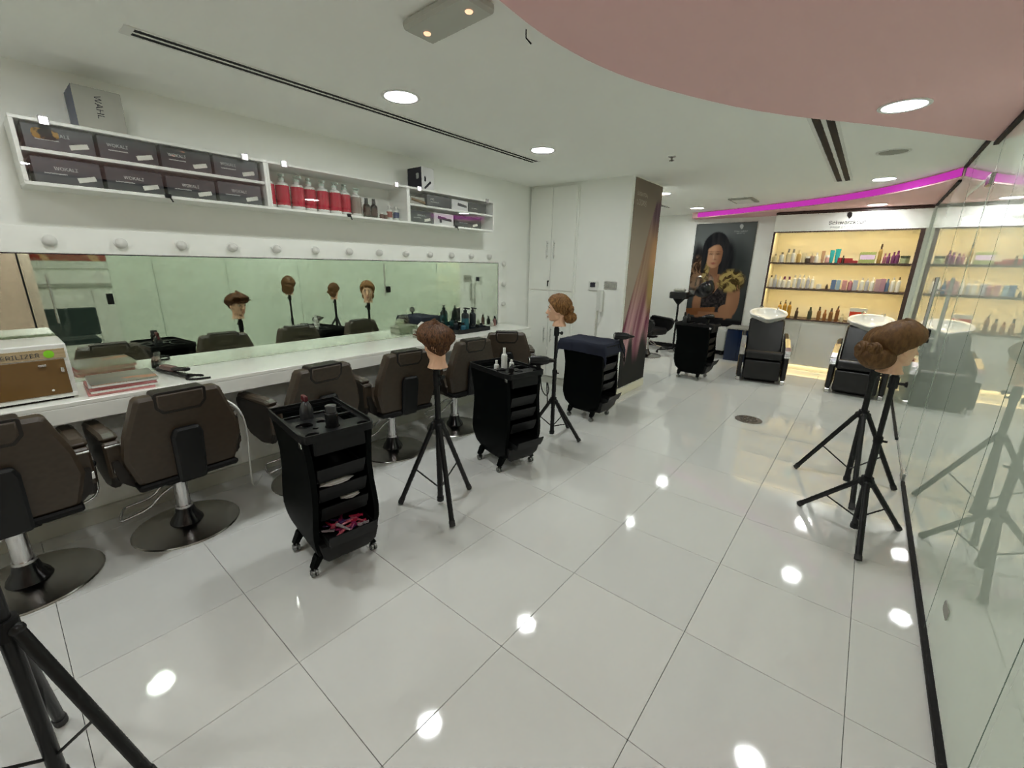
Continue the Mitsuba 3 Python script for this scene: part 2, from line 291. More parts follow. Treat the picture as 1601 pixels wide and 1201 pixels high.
thing('thermostat', 'small white thermostat with dark display left of the grey switch plate', 'thermostat', [('body', P(bx(-2.73, -2.60, yw - .018, yw, 1.32, 1.435, .004), WHITEP)), ('display', P(bx(-2.705, -2.635, yw - .0205, yw - .017, 1.36, 1.42, .001), PRINTD))])
sw = [('plate', P(bx(-2.52, -2.35, yw - .012, yw, 1.345, 1.44, .003), STEEL))]
for k in range(4): sw.append(('switch', P(bx(-2.508 + k * .038, -2.475 + k * .038, yw - .0165, yw - .0115, 1.365, 1.42, .0015), GREYBOX)))
thing('switch_plate', 'grey switch plate right of the thermostat on the partition', 'switch', sw)
thing('intercom', 'white wall handset hanging below the thermostat', 'phone', [('cradle', P(bx(-2.60, -2.52, yw - .025, yw, 1.08, 1.33, .005), WHITEP)), ('handset', P(bx(-2.545, -2.505, yw - .06, yw - .026, 1.06, 1.34, .01), WHITEP)), ('cord', P(tube([(-2.53, yw - .03, 1.07), (-2.535, yw - .02, .98), (-2.56, yw - .01, .9)], .004), WHITEP, 40))])
thing('cable_duct', 'white cable duct running down the partition below the handset', 'cable duct', single=P(bx(-2.60, -2.575, yw - .015, yw, .11, 1.075, .002), SKIRT))

# ---- posters
def hairposter(p, n, uv):
    u = (p.y - 4.90) / .80; v = (p.z - .11) / 2.49
    bg = mikit.mix((.20, .165, .135), (.40, .335, .28), mikit.smoothstep(1.0, .62, v))
    bg = mikit.mix((.040, .040, .038), bg, mikit.smoothstep(.20, .36, v))
    edge = .80 - 1.34 * dr.maximum(.92 - v, 0)
    inside = mikit.smoothstep(-.02, .04, u - edge + .04 * (mikit.noise(v * 5, u * 2) - .5)) * mikit.smoothstep(.945, .91, v + .06 * (1 - u))
    low = .13 + .26 * mikit.noise(u * 6.5, 3.3)
    inside = inside * mikit.smoothstep(low - .07, low + .05, v)
    bend = u - (v - .45) * .60 + .07 * dr.sin(v * 7.0)
    s = .68 * mikit.noise(bend * 7, v * 2.2, 1.5) + .32 * mikit.noise(bend * 18, v * 3.4, 6.5)
    hair = mikit.mix((.24, .14, .10), (.46, .32, .235), mikit.smoothstep(.28, .75, s))
    purp = mikit.mix((.17, .05, .085), (.62, .38, .40), mikit.smoothstep(.36, .78, s))
    hair = mikit.mix(purp, hair, mikit.smoothstep(.34, .60, v + .10 * (s - .5)))
    crown = mikit.mix((.10, .06, .08), (.32, .22, .25), mikit.smoothstep(.35, .75, s))
    hair = mikit.mix(hair, crown, mikit.smoothstep(.74, .86, v))
    face = mikit.mix((.55, .33, .19), (.38, .27, .12), mikit.smoothstep(.64, .54, v)) * (.78 + .4 * mikit.noise(u * 4, v * 8))
    hair = mikit.mix(hair, face, mikit.smoothstep(.66, .82, u - .25 * dr.abs(v - .62)) * mikit.smoothstep(.32, .44, v) * mikit.smoothstep(.78, .70, v))
    return mikit.mix(bg, hair, inside)
POST1 = mat('hair_poster', two({'type': 'diffuse', 'reflectance': mikit.proc(hairposter)}))
hp = [('board', P(bx(-2.256, -2.246, 4.905, 5.695, .112, ZC - .012, .001), POST1))]
for s, h, z in (('ESSENTIAL', .04, 2.41), ('LOOKS', .06, 2.31)):
    hp.append(('lettering', P(basis(text(s, h, .0015, center=False), (0, 1, 0), (0, 0, 1), (-2.2465, 4.96, z)), diff('taupe_print_%d' % int(z * 100), (.42, .365, .31)))))
thing('hair_poster', 'tall poster of flowing purple and copper hair on the end of the partition', 'poster', hp)

def gauss(x, y, cx, cy, a, b): return dr.exp(-(dr.square((x - cx) / a) + dr.square((y - cy) / b)))
def inell(x, y, cx, cy, a, b, soft=.15): return mikit.smoothstep(1 + soft, 1 - soft, dr.sqrt(dr.square((x - cx) / a) + dr.square((y - cy) / b)))
def modelposter(p, n, uv):
    x = (p.x + 2.25); y = (p.z - .55)                                  # x -0.515..0.515, y 0..1.87
    c = mikit.mix((.040, .046, .046), (.115, .128, .126), mikit.smoothstep(.2, 1.8, y - .35 * x))
    c = mikit.mix(c, (.020, .024, .024), .8 * inell(x, y, .22, 1.12, .26, .42, .6))
    wv = .05 * (mikit.noise(y * 5, 2.5) - .5)
    st = mikit.fbm((x + wv) * 22, y * 3.5, 2.0)
    dark = mikit.mix((.006, .008, .011), (.032, .030, .030), st)
    fr = mikit.fbm(x * 21 + 3 * mikit.noise(y * 12, x * 12), y * 15 + 2 * mikit.noise(x * 14, y * 8), 4.0)
    blond = mikit.mix((.05, .032, .012), (.36, .27, .10), mikit.smoothstep(.32, .66, fr)); brown = mikit.mix((.03, .018, .012), (.20, .12, .07), mikit.smoothstep(.35, .68, fr))
    skin = mikit.mix((.20, .09, .05), (.36, .19, .11), mikit.noise(x * 5, y * 4)); skd = mikit.mix((.16, .06, .025), (.28, .12, .05), mikit.noise(x * 6, y * 5))
    hair = dr.maximum(inell(x + wv, y, -.11, 1.40, .235, .31, .1), dr.maximum(inell(x + .5 * (y - 1.06) * .35 + wv, y, -.36, 1.06, .13, .44, .25), inell(x + wv, y, .08, 1.16, .15, .42, .3)))
    c = mikit.mix(c, dark, hair)
    # body
    body = dr.maximum(inell(x, y, -.03, .70, .42, .26, .06), dr.maximum(inell(x, y, -.05, .40, .36, .44, .05), inell(x, y, .31, .52, .11, .32, .1)))
    c = mikit.mix(c, skin, body)
    vneck = mikit.smoothstep(-.012, .012, dr.abs(x + .05) * 1.55 - (y - .60)) * mikit.smoothstep(.90, .84, y + .3 * dr.abs(x + .05)) * mikit.smoothstep(.24, .21, dr.abs(x + .03))
    c = mikit.mix(c, mikit.mix((.010, .010, .012), (.055, .045, .045), mikit.noise(x * 34, y * 34)), vneck)
    c = mikit.mix(c, mi.Color3f(.012, .012, .013), mikit.smoothstep(.16, .10, y))
    c = mikit.mix(c, skd, mikit.smoothstep(.075, .06, dr.abs(y - .28 - .12 * x)) * mikit.smoothstep(.02, -.02, x - .02))
    c = mikit.mix(c, skin, dr.maximum(inell(x, y, .20, .30, .12, .105, .1), mikit.smoothstep(.055, .045, dr.abs(y - .20 - .02 * x)) * mikit.smoothstep(-.30, -.26, x) * mikit.smoothstep(.36, .32, x)))
    # curls
    c = mikit.mix(c, blond, inell(x + .05 * (fr - .5), y, .23, .84, .23, .20, .22) * mikit.smoothstep(.30, .42, fr + .15))
    c = mikit.mix(c, brown, inell(x + .05 * (fr - .5), y, -.40, .92, .13, .34, .25))
    c = mikit.mix(c, blond, inell(x + .04 * (fr - .5), y, -.235, .94, .06, .26, .3) * mikit.smoothstep(.3, .45, fr + .1))
    # neck, face
    c = mikit.mix(c, skin * .72, mikit.smoothstep(.085, .065, dr.abs(x + .10)) * mikit.smoothstep(.86, .95, y) * mikit.smoothstep(1.16, 1.10, y))
    face = inell(x, y, -.125, 1.295, .150, .225, .05)
    f = mikit.mix((.40, .225, .135), (.22, .10, .055), mikit.smoothstep(-.03, .13, x + .125))
    f = f * (1 - .66 * gauss(x, y, -.185, 1.325, .042, .018)) * (1 - .66 * gauss(x, y, -.065, 1.325, .042, .018)) * (1 - .5 * gauss(x, y, -.185, 1.365, .05, .011)) * (1 - .5 * gauss(x, y, -.065, 1.365, .05, .011))
    f = f * (1 - .40 * gauss(x, y, -.105, 1.225, .030, .014)) * (1 - .18 * gauss(x, y, -.10, 1.275, .013, .05)) + .08 * gauss(x, y, -.135, 1.27, .010, .05)
    f = mikit.mix(f, (.22, .055, .045), gauss(x, y, -.125, 1.160, .046, .011) + .7 * gauss(x, y, -.125, 1.140, .035, .010))
    c = mikit.mix(c, f, face)
    part = mikit.smoothstep(-.01, .03, y - 1.478 + 3.2 * dr.square(x + .085)) * inell(x, y, -.11, 1.40, .235, .31, .05)
    c = mikit.mix(c, dark, part)
    return mikit.mix(c, dark, dr.maximum(inell(x + wv, y, -.300, 1.24, .052, .26, .3), inell(x + wv, y, .050, 1.24, .045, .27, .3)))
POST2 = mat('model_poster', two({'type': 'diffuse', 'reflectance': mikit.proc(modelposter)}))
mp = [('board', P(bx(-2.765, -1.735, 8.875, 8.899, .55, 2.42, .002), POST2))]
TXTW = diff('poster_print', (.42, .44, .43))
mp.append(('lettering', P(basis(text('Schwarzkopf', .026, .0012), (1, 0, 0), (0, 0, 1), (-1.98, 8.8745, 2.255)), TXTW)))
mp.append(('lettering', P(basis(text('PROFESSIONAL', .014, .0012), (1, 0, 0), (0, 0, 1), (-1.98, 8.8745, 2.225)), TXTW)))
SIL = [(0, 0), (.10, .05), (.2, .16), (.25, .32), (.24, .52), (.16, .66), (.02, .72), (-.14, .70), (-.24, .58), (-.27, .46), (-.22, .42), (-.25, .34), (-.20, .30), (-.21, .24), (-.12, .20), (-.06, .08)]
mp.append(('emblem', P(basis(move(trimesh.creation.extrude_polygon(Polygon(SIL), .01, engine='earcut'), s=.12), (1, 0, 0), (0, 0, 1), (-1.98, 8.8745, 2.30)), TXTW)))
thing('model_poster', 'large poster of a long-haired woman with crossed arms on the back wall', 'poster', mp)

# ---- ceiling fittings
def downlight(x, y, z, label):
    ring = lathe([(.098, -.004), (.112, -.007), (.118, -.004), (.118, 0), (.098, 0)], 32)
    t = np.arange(28) * 2 * np.pi / 28; v = np.vstack([np.c_[.0985 * np.cos(t), .0985 * np.sin(t), t * 0 - .0045], [[0, 0, -.0045]]])
    i = np.arange(28); d = M(v, np.c_[(i + 1) % 28, i, i * 0 + 28])
    thing('ceiling_light', label, 'ceiling light', [('bezel', P(ring, GLOWW, 40)), ('diffuser', P(d, GLOWW, emitter=emit(LAMP)))], at(x, y, z), 'round ceiling downlights')
for x, y, z, l in ((-2.45, .36, ZC, 'round downlight at the top photo edge above the counter'), (-2.45, 1.87, ZC, 'round downlight beside the long slot diffuser, second from the camera'), (-2.47, 3.40, ZC, 'round downlight near the far end of the long slot diffuser'),
                   (-2.46, 6.25, ZC, 'small round downlight just behind the hair poster'), (-2.53, 8.02, ZC, 'round downlight left of the magenta strip before the model poster'), (-.10, 6.55, ZC, 'round downlight in front of the magenta strip'),
                   (-.04, 3.42, ZS, 'large round downlight in the near pink soffit'), (-.13, 8.02, ZS, 'round downlight in the far pink soffit above the display shelves'),
                   (-.05, .45, ZS, 'round downlight in the pink soffit behind the camera'), (-2.45, -1.2, ZC, 'round downlight above the counter behind the camera')):
    downlight(x, y, z, l)
def slotdiff(x0, x1, y0, y1, label, name='slot_diffuser'):
    w = x1 - x0; c = (x0 + x1) / 2
    rails = cat(bx(x0, x0 + w * .14, y0, y1, ZC - .003, ZC, .0005), bx(c - w * .08, c + w * .08, y0, y1, ZC - .003, ZC, .0005), bx(x1 - w * .14, x1, y0, y1, ZC - .003, ZC, .0005), bx(x0, x1, y0 - .04, y0, ZC - .003, ZC, .0005), bx(x0, x1, y1, y1 + .02, ZC - .003, ZC, .0005))
    thing(name, label, 'air vent', [('frame', P(rails, GLOWW)), ('slot', P(bx(x0 + w * .14, c - w * .08, y0, y1, ZC - .0022, ZC - .0005), BLACKM)), ('slot', P(bx(c + w * .08, x1 - w * .14, y0, y1, ZC - .0022, ZC - .0005), BLACKM))])
slotdiff(-2.85, -2.735, .66, 3.72, 'long thin double slot air diffuser running along the ceiling above the counter')
slotdiff(-.54, -.37, 3.5, 6.45, 'wide double slot air diffuser beyond the curved pink edge')
slotdiff(-2.95, -2.87, 6.2, 7.7, 'short slot air diffuser in the ceiling behind the hair poster')
thing('emergency_light', 'flat grey emergency light box with two small glowing lamps on the ceiling', 'emergency light',
      [('housing', P(bx(-.195, .195, -.085, .085, -.04, 0, .012), mat('grey_housing', two({'type': 'roughplastic', 'diffuse_reflectance': rgb((.48, .48, .43)), 'alpha': .08})))),
       ('lamp', P(ell(-.13, 0, -.04, .016, .016, .008, 2), mat('red_lens', two({'type': 'diffuse', 'reflectance': rgb((.9, .45, .3))})), True, emitter=emit((.20, .09, .055)))), ('lamp', P(ell(.13, 0, -.04, .016, .016, .008, 2), 'material_red_lens', True, emitter=emit((.20, .09, .055))))], at(-1.53, 1.415, ZC, -2))
thing('sprinkler', 'small metal sprinkler head on the white ceiling', 'sprinkler', [('rosette', P(lathe([(.03, -.006), (.035, 0)], 16), STEEL, 40)), ('pendant', P(cat(cyl((0, 0, -.03), (0, 0, 0), .008), lathe([(.02, -.036), (.024, -.033), (.01, -.03)], 12)), DRAIN, 40))], at(-1.63, 4.27, ZC))
thing('ceiling_speaker', 'flat round grille on the ceiling next to the pink soffit', 'ceiling speaker', [('rim', P(lathe([(.10, -.004), (.115, -.010), (.12, 0)], 28), GLOWW, 40)), ('grille', P(lathe([(.001, -.006), (.098, -.006), (.10, -.001)], 28), GREYBOX, 40))], at(-.06, 5.14, ZC))
thing('access_hatch', 'grey smoke detector plate on the ceiling by the magenta strip', 'ceiling hatch', [('frame', P(bx(-.16, .16, -.24, .24, -.02, 0, .004), GREYBOX)), ('cover', P(bx(-.12, .12, -.2, .2, -.03, -.0205, .003), GLOWW))], at(-1.68, 7.42, ZC))
thing('ceiling_hook', 'tiny dark wire hook in the ceiling by the emergency light', 'hook', single=P(tube([(0, 0, 0), (0, .0, -.03), (.015, .02, -.05)], .003), BLACKM, 40, to_world=at(-1.36, 1.72, ZC)))
#@@OBJECTS

# ================================================================== THE COUNTER WALL
YC0, YC1, XF, XM = -1.2, 4.24, -3.16, -3.66
thing('counter', 'long glossy white counter with a deep front edge along the mirror', 'counter', [('worktop', P(bx(XM, XF, YC0, YC1, .845, .87, .003), COUNTER)), ('apron', P(bx(XF - .03, XF - .001, YC0, YC1, .758, .8445, .002), COUNTER)), ('underside', P(bx(XM, XF - .032, YC0, YC1, .77, .8445), WALL)), ('end_panel', P(bx(XM + .01, XF - .032, YC1 - .03, YC1 - .001, .7585, .7695), COUNTER))])
BULBW = gloss('frosted_bulb', (.66, .66, .62), .12)
bulb = P(lathe([(.018, 0), (.026, .004), (.03, .016), (.030, .026), (.026, .036), (.016, .044), (.004, .047)], 16), BULBW, 50); sock = P(lathe([(.034, 0), (.034, .004), (.027, .008)], 16), WHITEP, 40)
vm = [('backing_panel', P(bx(XL + .001, XM - .006, YC0, 4.36, .872, 1.775, .002), WHITE)),
      ('glass', P(bx(XM - .0055, XM, YC0, 4.17, .8725, 1.625), MIRROR)),
      ('edge_strip', P(cat(bx(XM - .0055, XM + .002, YC0, 4.176, 1.6255, 1.631), bx(XM - .0055, XM + .002, 4.1705, 4.176, .8725, 1.6255)), BLACKM))]
rb = T4().rotate([0, 1, 0], 90)
key = thing('vanity_mirror', 'long wall mirror above the counter in a white panel with unlit round bulbs', 'mirror', vm)
for y, z in [(y, 1.70) for y in np.arange(-.94, 4.1, .3085)] + [(4.27, 1.62), (4.27, 1.37), (4.27, 1.12)]:
    k = free(key + '__bulb'); to = T4().translate([XM - .006, float(y), float(z)]) @ rb
    scene[k] = {**bulb, 'to_world': to}; scene[k + '__socket'] = {**sock, 'to_world': to}

# ---- the wall shelf with three glazed bays
SX0, SX1, SZ0, SZ1 = XL + .001, -3.40, 1.965, 2.285
ys = [.24, 1.40, 1.425, 2.61, 2.635, 3.80]
WS = gloss('shelf_white', (.85, .86, .82), .1)
sh = [('top_board', P(bx(SX0, SX1, .24, 3.80, SZ1 - .018, SZ1, .0015), WS)), ('bottom_board', P(bx(SX0, SX1, .24, 3.80, SZ0, SZ0 + .018, .0015), WS)), ('back_board', P(bx(SX0, SX0 + .006, .26, 3.78, SZ0 + .0185, SZ1 - .0185), WS))]
for y in (.24, 1.40, 1.418, 2.61, 2.628, 3.782): sh.append(('side_board', P(bx(SX0 + .0065, SX1, y, y + .0175, SZ0 + .0185, SZ1 - .0185, .0012), WS)))
for y0, y1 in ((.258, 1.399), (2.646, 3.781)): sh.append(('shelf_board', P(bx(SX0 + .0065, SX1 - .006, y0 + .0006, y1 - .0006, 2.125, 2.143, .0012), WS)))
for y0, y1 in ((.243, 1.407), (1.42, 2.617), (2.63, 3.797)):
    ym = (y0 + y1) / 2
    sh.append(('glass_door', P(bx(SX1 + .002, SX1 + .007, y0 + .002, y1 - .002, SZ0 + .004, SZ1 - .001), GLASSCLEAR),
               [('hinge', P(bx(SX1 - .002, SX1 + .014, y0 + .10, y0 + .14, SZ1 - .03, SZ1 + .012, .003), CHROME)), ('hinge', P(bx(SX1 - .002, SX1 + .014, y1 - .14, y1 - .10, SZ1 - .03, SZ1 + .012, .003), CHROME)),
                ('lock', P(cat(bx(SX1 - .001, SX1 + .016, ym - .015, ym + .015, SZ0 + .002, SZ0 + .026, .003), cyl((SX1 + .015, ym + .02, SZ0 - .02), (SX1 + .015, ym + .005, SZ0 + .012), .004)), BLACK, 40))]))
thing('wall_shelf', 'long white wall shelf with three glass-fronted bays above the mirror', 'shelf', sh)

def carton(y0, y1, z, h, m, label, grp, x1=-3.43, x0=-3.62, words=None, sub=None, sticker=True, name='carton', col=None, hw=.016, spine=None):
    parts = [('body', P(bx(x0, x1, y0, y1, z + .0005, z + h, .002), m))]
    w = y1 - y0
    if words: parts.append(('lettering', P(basis(text(words, hw, .0008, bold=True, center=False), (0, 1, 0), (0, 0, 1), (x1 - .0002, y0 + w * (.14 if z > 2.0 and y0 > .3 else .30), z + h * .55)), col or PRINT)))
    if sub: parts.append(('lettering', P(bx(x1 - .0002, x1 + .0006, y0 + w * .15, y0 + w * .48, z + h * .38, z + h * .38 + .006), PRINT)))
    if sticker: parts.append(('sticker', P(move(bx(-.0004, .0008, -.038, .038, -.012, .012), x1, y0 + w * .76, z + h * .30, rx=14), STICK)))
    if spine: parts.append(('panel', P(bx(x0 + .002, x1 - .002, y0 - .0008, y0 + .0004, z + .003, z + h - .002), spine)))
    return thing(name, label, 'box', parts, group=grp)
zt, zb = 2.1432, SZ0 + .0182
ordn = ('first', 'second', 'third', 'last')
wy = [.275, .555, .83, 1.105, 1.385]
for i in range(4):
    carton(wy[i] + .004, wy[i + 1] - .012, zt, .126 - .003 * (i % 2), DKBOX, 'dark grey carton, %s from the left on the top level of the first shelf bay' % ordn[i], 'dark cartons in the first shelf bay', words='WOKALI', sub=True)
    carton(wy[i] + .008, wy[i + 1] - .010, zb, .126 - .004 * (i % 3), DKBOX, 'dark grey carton, %s from the left on the bottom level of the first shelf bay' % ordn[i], 'dark cartons in the first shelf bay', words='WOKALI', sub=True)
FOX = mat('fox_print', two({'type': 'diffuse', 'reflectance': mikit.proc(lambda p, n, uv: mikit.mix((.05, .045, .045), (.42, .24, .07), mikit.smoothstep(.42, .6, mikit.fbm(p.y * 40, p.z * 40, 3.0))))}))
scene['carton__picture'] = P(plate(rounded([(.31, 2.195), (.41, 2.195), (.41, 2.245), (.31, 2.245)], .02), .0012, 'x', -3.4296), FOX); lab('carton__picture', 'small orange picture')

# bottles (lathe profiles): r, z scaled
def pump_parts(h, r, body, cap, band=None, bz=(.18, .78)):
    """a pump bottle of total height h"""
    b = h * .78
    parts = [('body', P(lathe([(r * .9, 0), (r, .006), (r, b * .86), (r * .86, b * .95), (r * .42, b), (r * .42, b + .012)], 18), body, 40)),
             ('pump', P(cat(cyl((0, 0, b + .012), (0, 0, b + .03), r * .5, r * .45, 12), cyl((0, 0, b + .03), (0, 0, h - .012), r * .16), cyl((-.004, 0, h - .012), (-.004, 0, h), r * .42, r * .36, 12), cyl((0, 0, h - .008), (r * 1.25, 0, h - .014), r * .17)), cap, 40))]
    if band is not None: parts.append(('label', P(lathe([(r * 1.004, b * bz[0]), (r * 1.012, b * bz[0] + .001), (r * 1.012, b * bz[1]), (r * 1.004, b * bz[1] + .001)], 18), band, 40)))
    return parts
def flip_parts(h, r, body, cap, band=None):
    b = h * .72
    parts = [('body', P(lathe([(r * .9, 0), (r, .005), (r, b * .84), (r * .8, b * .95), (r * .5, b)], 16), body, 40)), ('cap', P(lathe([(r * .5, b), (r * .52, b + .002), (r * .46, h - .003), (r * .38, h)], 14), cap, 40))]
    if band is not None: parts.append(('label', P(lathe([(r * 1.004, b * .2), (r * 1.014, b * .2 + .001), (r * 1.014, b * .72), (r * 1.004, b * .72 + .001)], 16), band, 40)))
    return parts
REDB = gloss('red_label', (.45, .012, .035), .1); BOTW = gloss('bottle_white', (.70, .72, .68), .12); MINT = gloss('pump_mint', (.48, .60, .52), .15); TAUPE = gloss('taupe_label', (.26, .22, .18), .2)
redp = pump_parts(.25, .047, BOTW, MINT, REDB, (.16, .86)); grp_ = pump_parts(.235, .044, BOTW, MINT, TAUPE, (.16, .86))
zz = SZ0 + .0184
def spot(i): return -3.545 + .012 * ((i * 7) % 3 - 1)
for i, y in enumerate((1.475, 1.575, 1.68, 1.785, 1.885, 1.985, 2.085)):
    thing('pump_bottle', 'white pump bottle with a red label, %s from the left in the middle shelf bay' % ('first', 'second', 'third', 'fourth', 'fifth', 'sixth', 'last')[i], 'bottle', redp, at(spot(i), y, zz, -20 + 12 * (i % 3)), 'red labelled pump bottles in the middle bay')
thing('pump_bottle', 'white pump bottle with a taupe label beside the row of red ones', 'bottle', grp_, at(-3.54, 2.18, zz, 0))
OILB = gloss('dark_brown_glass', (.02, .012, .008), .04); OILL = gloss('dark_red_label', (.06, .015, .01), .15)
oil = flip_parts(.165, .030, OILB, BLACK, OILL)
for i, y in enumerate((2.272, 2.345)): thing('oil_bottle', 'dark brown capped bottle, %s of the pair in the middle shelf bay' % ('left', 'right')[i], 'bottle', oil, at(-3.53, y, zz), 'dark bottles in the middle bay')
BRN = gloss('brown_jar', (.10, .03, .02), .1); BLUEL = gloss('blue_label', (.04, .05, .16), .15); REDL2 = gloss('brick_label', (.28, .07, .05), .15)
for i, y in enumerate((2.40, 2.44)): thing('small_jar', 'small reddish brown jar, %s of two between dark bottles and white spray bottles' % ('left', 'right')[i], 'jar', [('body', P(lathe([(.016, 0), (.018, .003), (.018, .04), (.016, .044)], 14), BRN, 40)), ('lid', P(lathe([(.017, .044), (.0185, .046), (.0185, .058), (.016, .06)], 14), BOTW, 40))], at(-3.5, y, zz))
thing('spray_bottle', 'small white bottle with a brick red label in the middle shelf bay', 'bottle', pump_parts(.125, .027, BOTW, BOTW, REDL2, (.25, .75)), at(-3.51, 2.49, zz, 20))
thing('spray_bottle', 'small white bottle with a dark blue label at the right end of the middle bay', 'bottle', pump_parts(.125, .027, BOTW, BOTW, BLUEL, (.25, .75)), at(-3.51, 2.565, zz, 20))
# third bay
CLEARP = gloss('clear_pack', (.42, .42, .36), .08); TANP = gloss('tan_tool', (.22, .13, .05), .2)
thing('blister_pack', 'pale pack with a tan tool in it on the top level of the third bay', 'package', [('tray', P(bx(-3.60, -3.45, 2.68, 2.86, zt, zt + .07, .006), CLEARP)), ('tool', P(cyl((-3.445, 2.70, zt + .045), (-3.445, 2.85, zt + .025), .012), TANP, 40))])
carton(2.87, 3.17, zt, .105, DKBOX, 'black carton in the middle of the top level of the third bay', None, words='PRO', sub=True, sticker=False)
carton(3.19, 3.42, zt, .10, WBOX, 'white carton with a dark tool picture on the top level of the third bay', None, sticker=False)
scene['carton_009__picture'] = P(plate(rounded([(3.27, zt + .045), (3.40, zt + .035), (3.40, zt + .055), (3.27, zt + .075)], .008), .001, 'x', -3.4293), PRINTD)
carton(3.43, 3.70, zt, .098, DKBOX, 'charcoal carton at the right end of the top level of the third bay', None, sub=True, sticker=False)
carton(2.66, 2.93, zb, .108, DKBOX, 'dark grey carton at the left end of the bottom level of the third bay', None, words='WOKALI', sub=True)
carton(2.95, 3.21, zb, .11, WBOX, 'white carton with a black dryer picture on the bottom level of the third bay', None, sticker=False)
scene['carton_012__picture'] = P(cat(plate(rounded([(3.0, zb + .055), (3.18, zb + .04), (3.18, zb + .062), (3.0, zb + .085)], .008), .001, 'x', -3.4293), plate(rounded([(3.02, zb + .02), (3.05, zb + .02), (3.05, zb + .06), (3.02, zb + .06)], .008), .0012, 'x', -3.4293)), PRINTD)
carton(3.23, 3.62, zb, .108, DKBOX, 'long black carton at the right of the bottom level of the third bay', None, sub=True)
# on top of the shelf
carton(.50, .70, SZ1, .205, GREYBOX, 'large grey carton with a navy side standing on the left end of the wall shelf', None, x0=-3.66, x1=-3.43, sticker=False, spine=NAVYBOX, name='large_carton')
scene['large_carton__lettering'] = P(basis(text('WAHL', .028, .001), (0, 0, -1), (0, 1, 0), (-3.4295, .585, SZ1 + .115)), PRINTD)
carton(2.83, 2.98, SZ1, .20, WBOX, 'small white carton with a black side standing on the right part of the wall shelf', None, x0=-3.66, x1=-3.45, sticker=False, spine=PRINTD, name='dryer_carton')
scene['dryer_carton__picture'] = P(cat(plate(rounded([(2.85, SZ1 + .015), (2.875, SZ1 + .012), (2.95, SZ1 + .075), (2.93, SZ1 + .085)], .006), .001, 'x', -3.4493), plate(rounded([(2.86, SZ1 + .075), (2.88, SZ1 + .075), (2.88, SZ1 + .12), (2.86, SZ1 + .12)], .006), .001, 'x', -3.4493)), PRINTD)
scene['dryer_carton__emblem'] = P(plate(rounded([(-3.53, SZ1 + .10), (-3.49, SZ1 + .10), (-3.49, SZ1 + .15), (-3.53, SZ1 + .15)], .012), .001, 'y', 2.8288), PRINT)

# ---- things on the counter
CT = .8705
thing('sterilizer', 'white sterilizer cabinet with a brown acrylic front at the left end of the counter', 'sterilizer',
      [('body', P(cat(bx(-3.60, -3.245, -.22, .22, CT + .012, CT + .035, .003), bx(-3.60, -3.26, -.22, .22, CT + .205, CT + .30, .006), bx(-3.60, -3.58, -.22, .22, CT + .034, CT + .206), bx(-3.60, -3.26, .20, .22, CT + .034, CT + .206)), WHITEP)),
       ('door', P(move(bx(-.004, .004, -.205, .20, 0, .185, .002), -3.243, 0, CT + .035, ry=-4), ACRYL), [('catch', P(bx(-3.246, -3.236, .10, .13, CT + .19, CT + .20, .002), CHROME)), ('knob', P(ell(-3.236, .13, CT + .06, .006, .006, .006, 2), WHITEP, True)), ('hinge', P(bx(-3.248, -3.238, .178, .19, CT + .15, CT + .175, .002), CHROME))]),
       ('fascia', P(bx(-3.2595, -3.255, -.21, .21, CT + .225, CT + .275, .001), mat('wood_fascia', two({'type': 'diffuse', 'reflectance': mikit.proc(lambda p, n, uv: mikit.mix((.36, .27, .15), (.48, .38, .24), mikit.noise(p.z * 160, p.y * 6)))})))),
       ('lettering', P(basis(text('STERILIZER', .022, .001), (0, 1, 0), (0, 0, 1), (-3.2548, .03, CT + .237)), PRINTD)),
       ('sticker', P(plate(np.array(Point(.15, CT + .25).buffer(.02).exterior.coords)[:-1], .001, 'x', -3.2542), GREEN)),
       ('foot', P(bx(-3.58, -3.27, -.2, .2, CT, CT + .0115), BLACKM))])
MAG = [mat('magazine_%d' % i, two({'type': 'roughplastic', 'alpha': .08, 'diffuse_reflectance': mikit.proc(f)})) for i, f in enumerate([
    lambda p, n, uv: mikit.mix(mikit.mix((.10, .11, .10), (.22, .22, .18), mikit.noise(p.x * 12, p.y * 4)), (.42, .17, .09), mikit.smoothstep(.55, .7, mikit.noise(p.x * 16 + 3, p.y * 9)) * mikit.smoothstep(-3.34, -3.30, p.x)),
    lambda p, n, uv: mi.Color3f(.42, .14, .14), lambda p, n, uv: mi.Color3f(.5, .5, .48)])]
for i, (c, m2, lbl) in enumerate(((PAPERPINK, 1, 'pink-edged magazine at the bottom of the stack beside the sterilizer'), (PAPER, 1, 'white magazine with a red cover, second in the stack on the counter'), (PAPERPINK, 2, 'thin pink magazine just below the top of the stack on the counter'), (PAPER, 0, 'dark glossy hairstyle magazine on top of the stack beside the sterilizer'))):
    z0 = CT + i * .0152; to = at(-3.36 + .008 * (i % 2), .405 + .006 * i, z0, (-3, -1, -4, -2)[i])
    thing('magazine', lbl, 'magazine', [('pages', P(bx(-.155, .155, -.145, .145, .0008, .0135), c)), ('cover', P(bx(-.157, .157, -.147, .147, .0137, .0149), MAG[m2]))], to)
ROSE = prin('rose_plastic', (.10, .05, .045), .35)
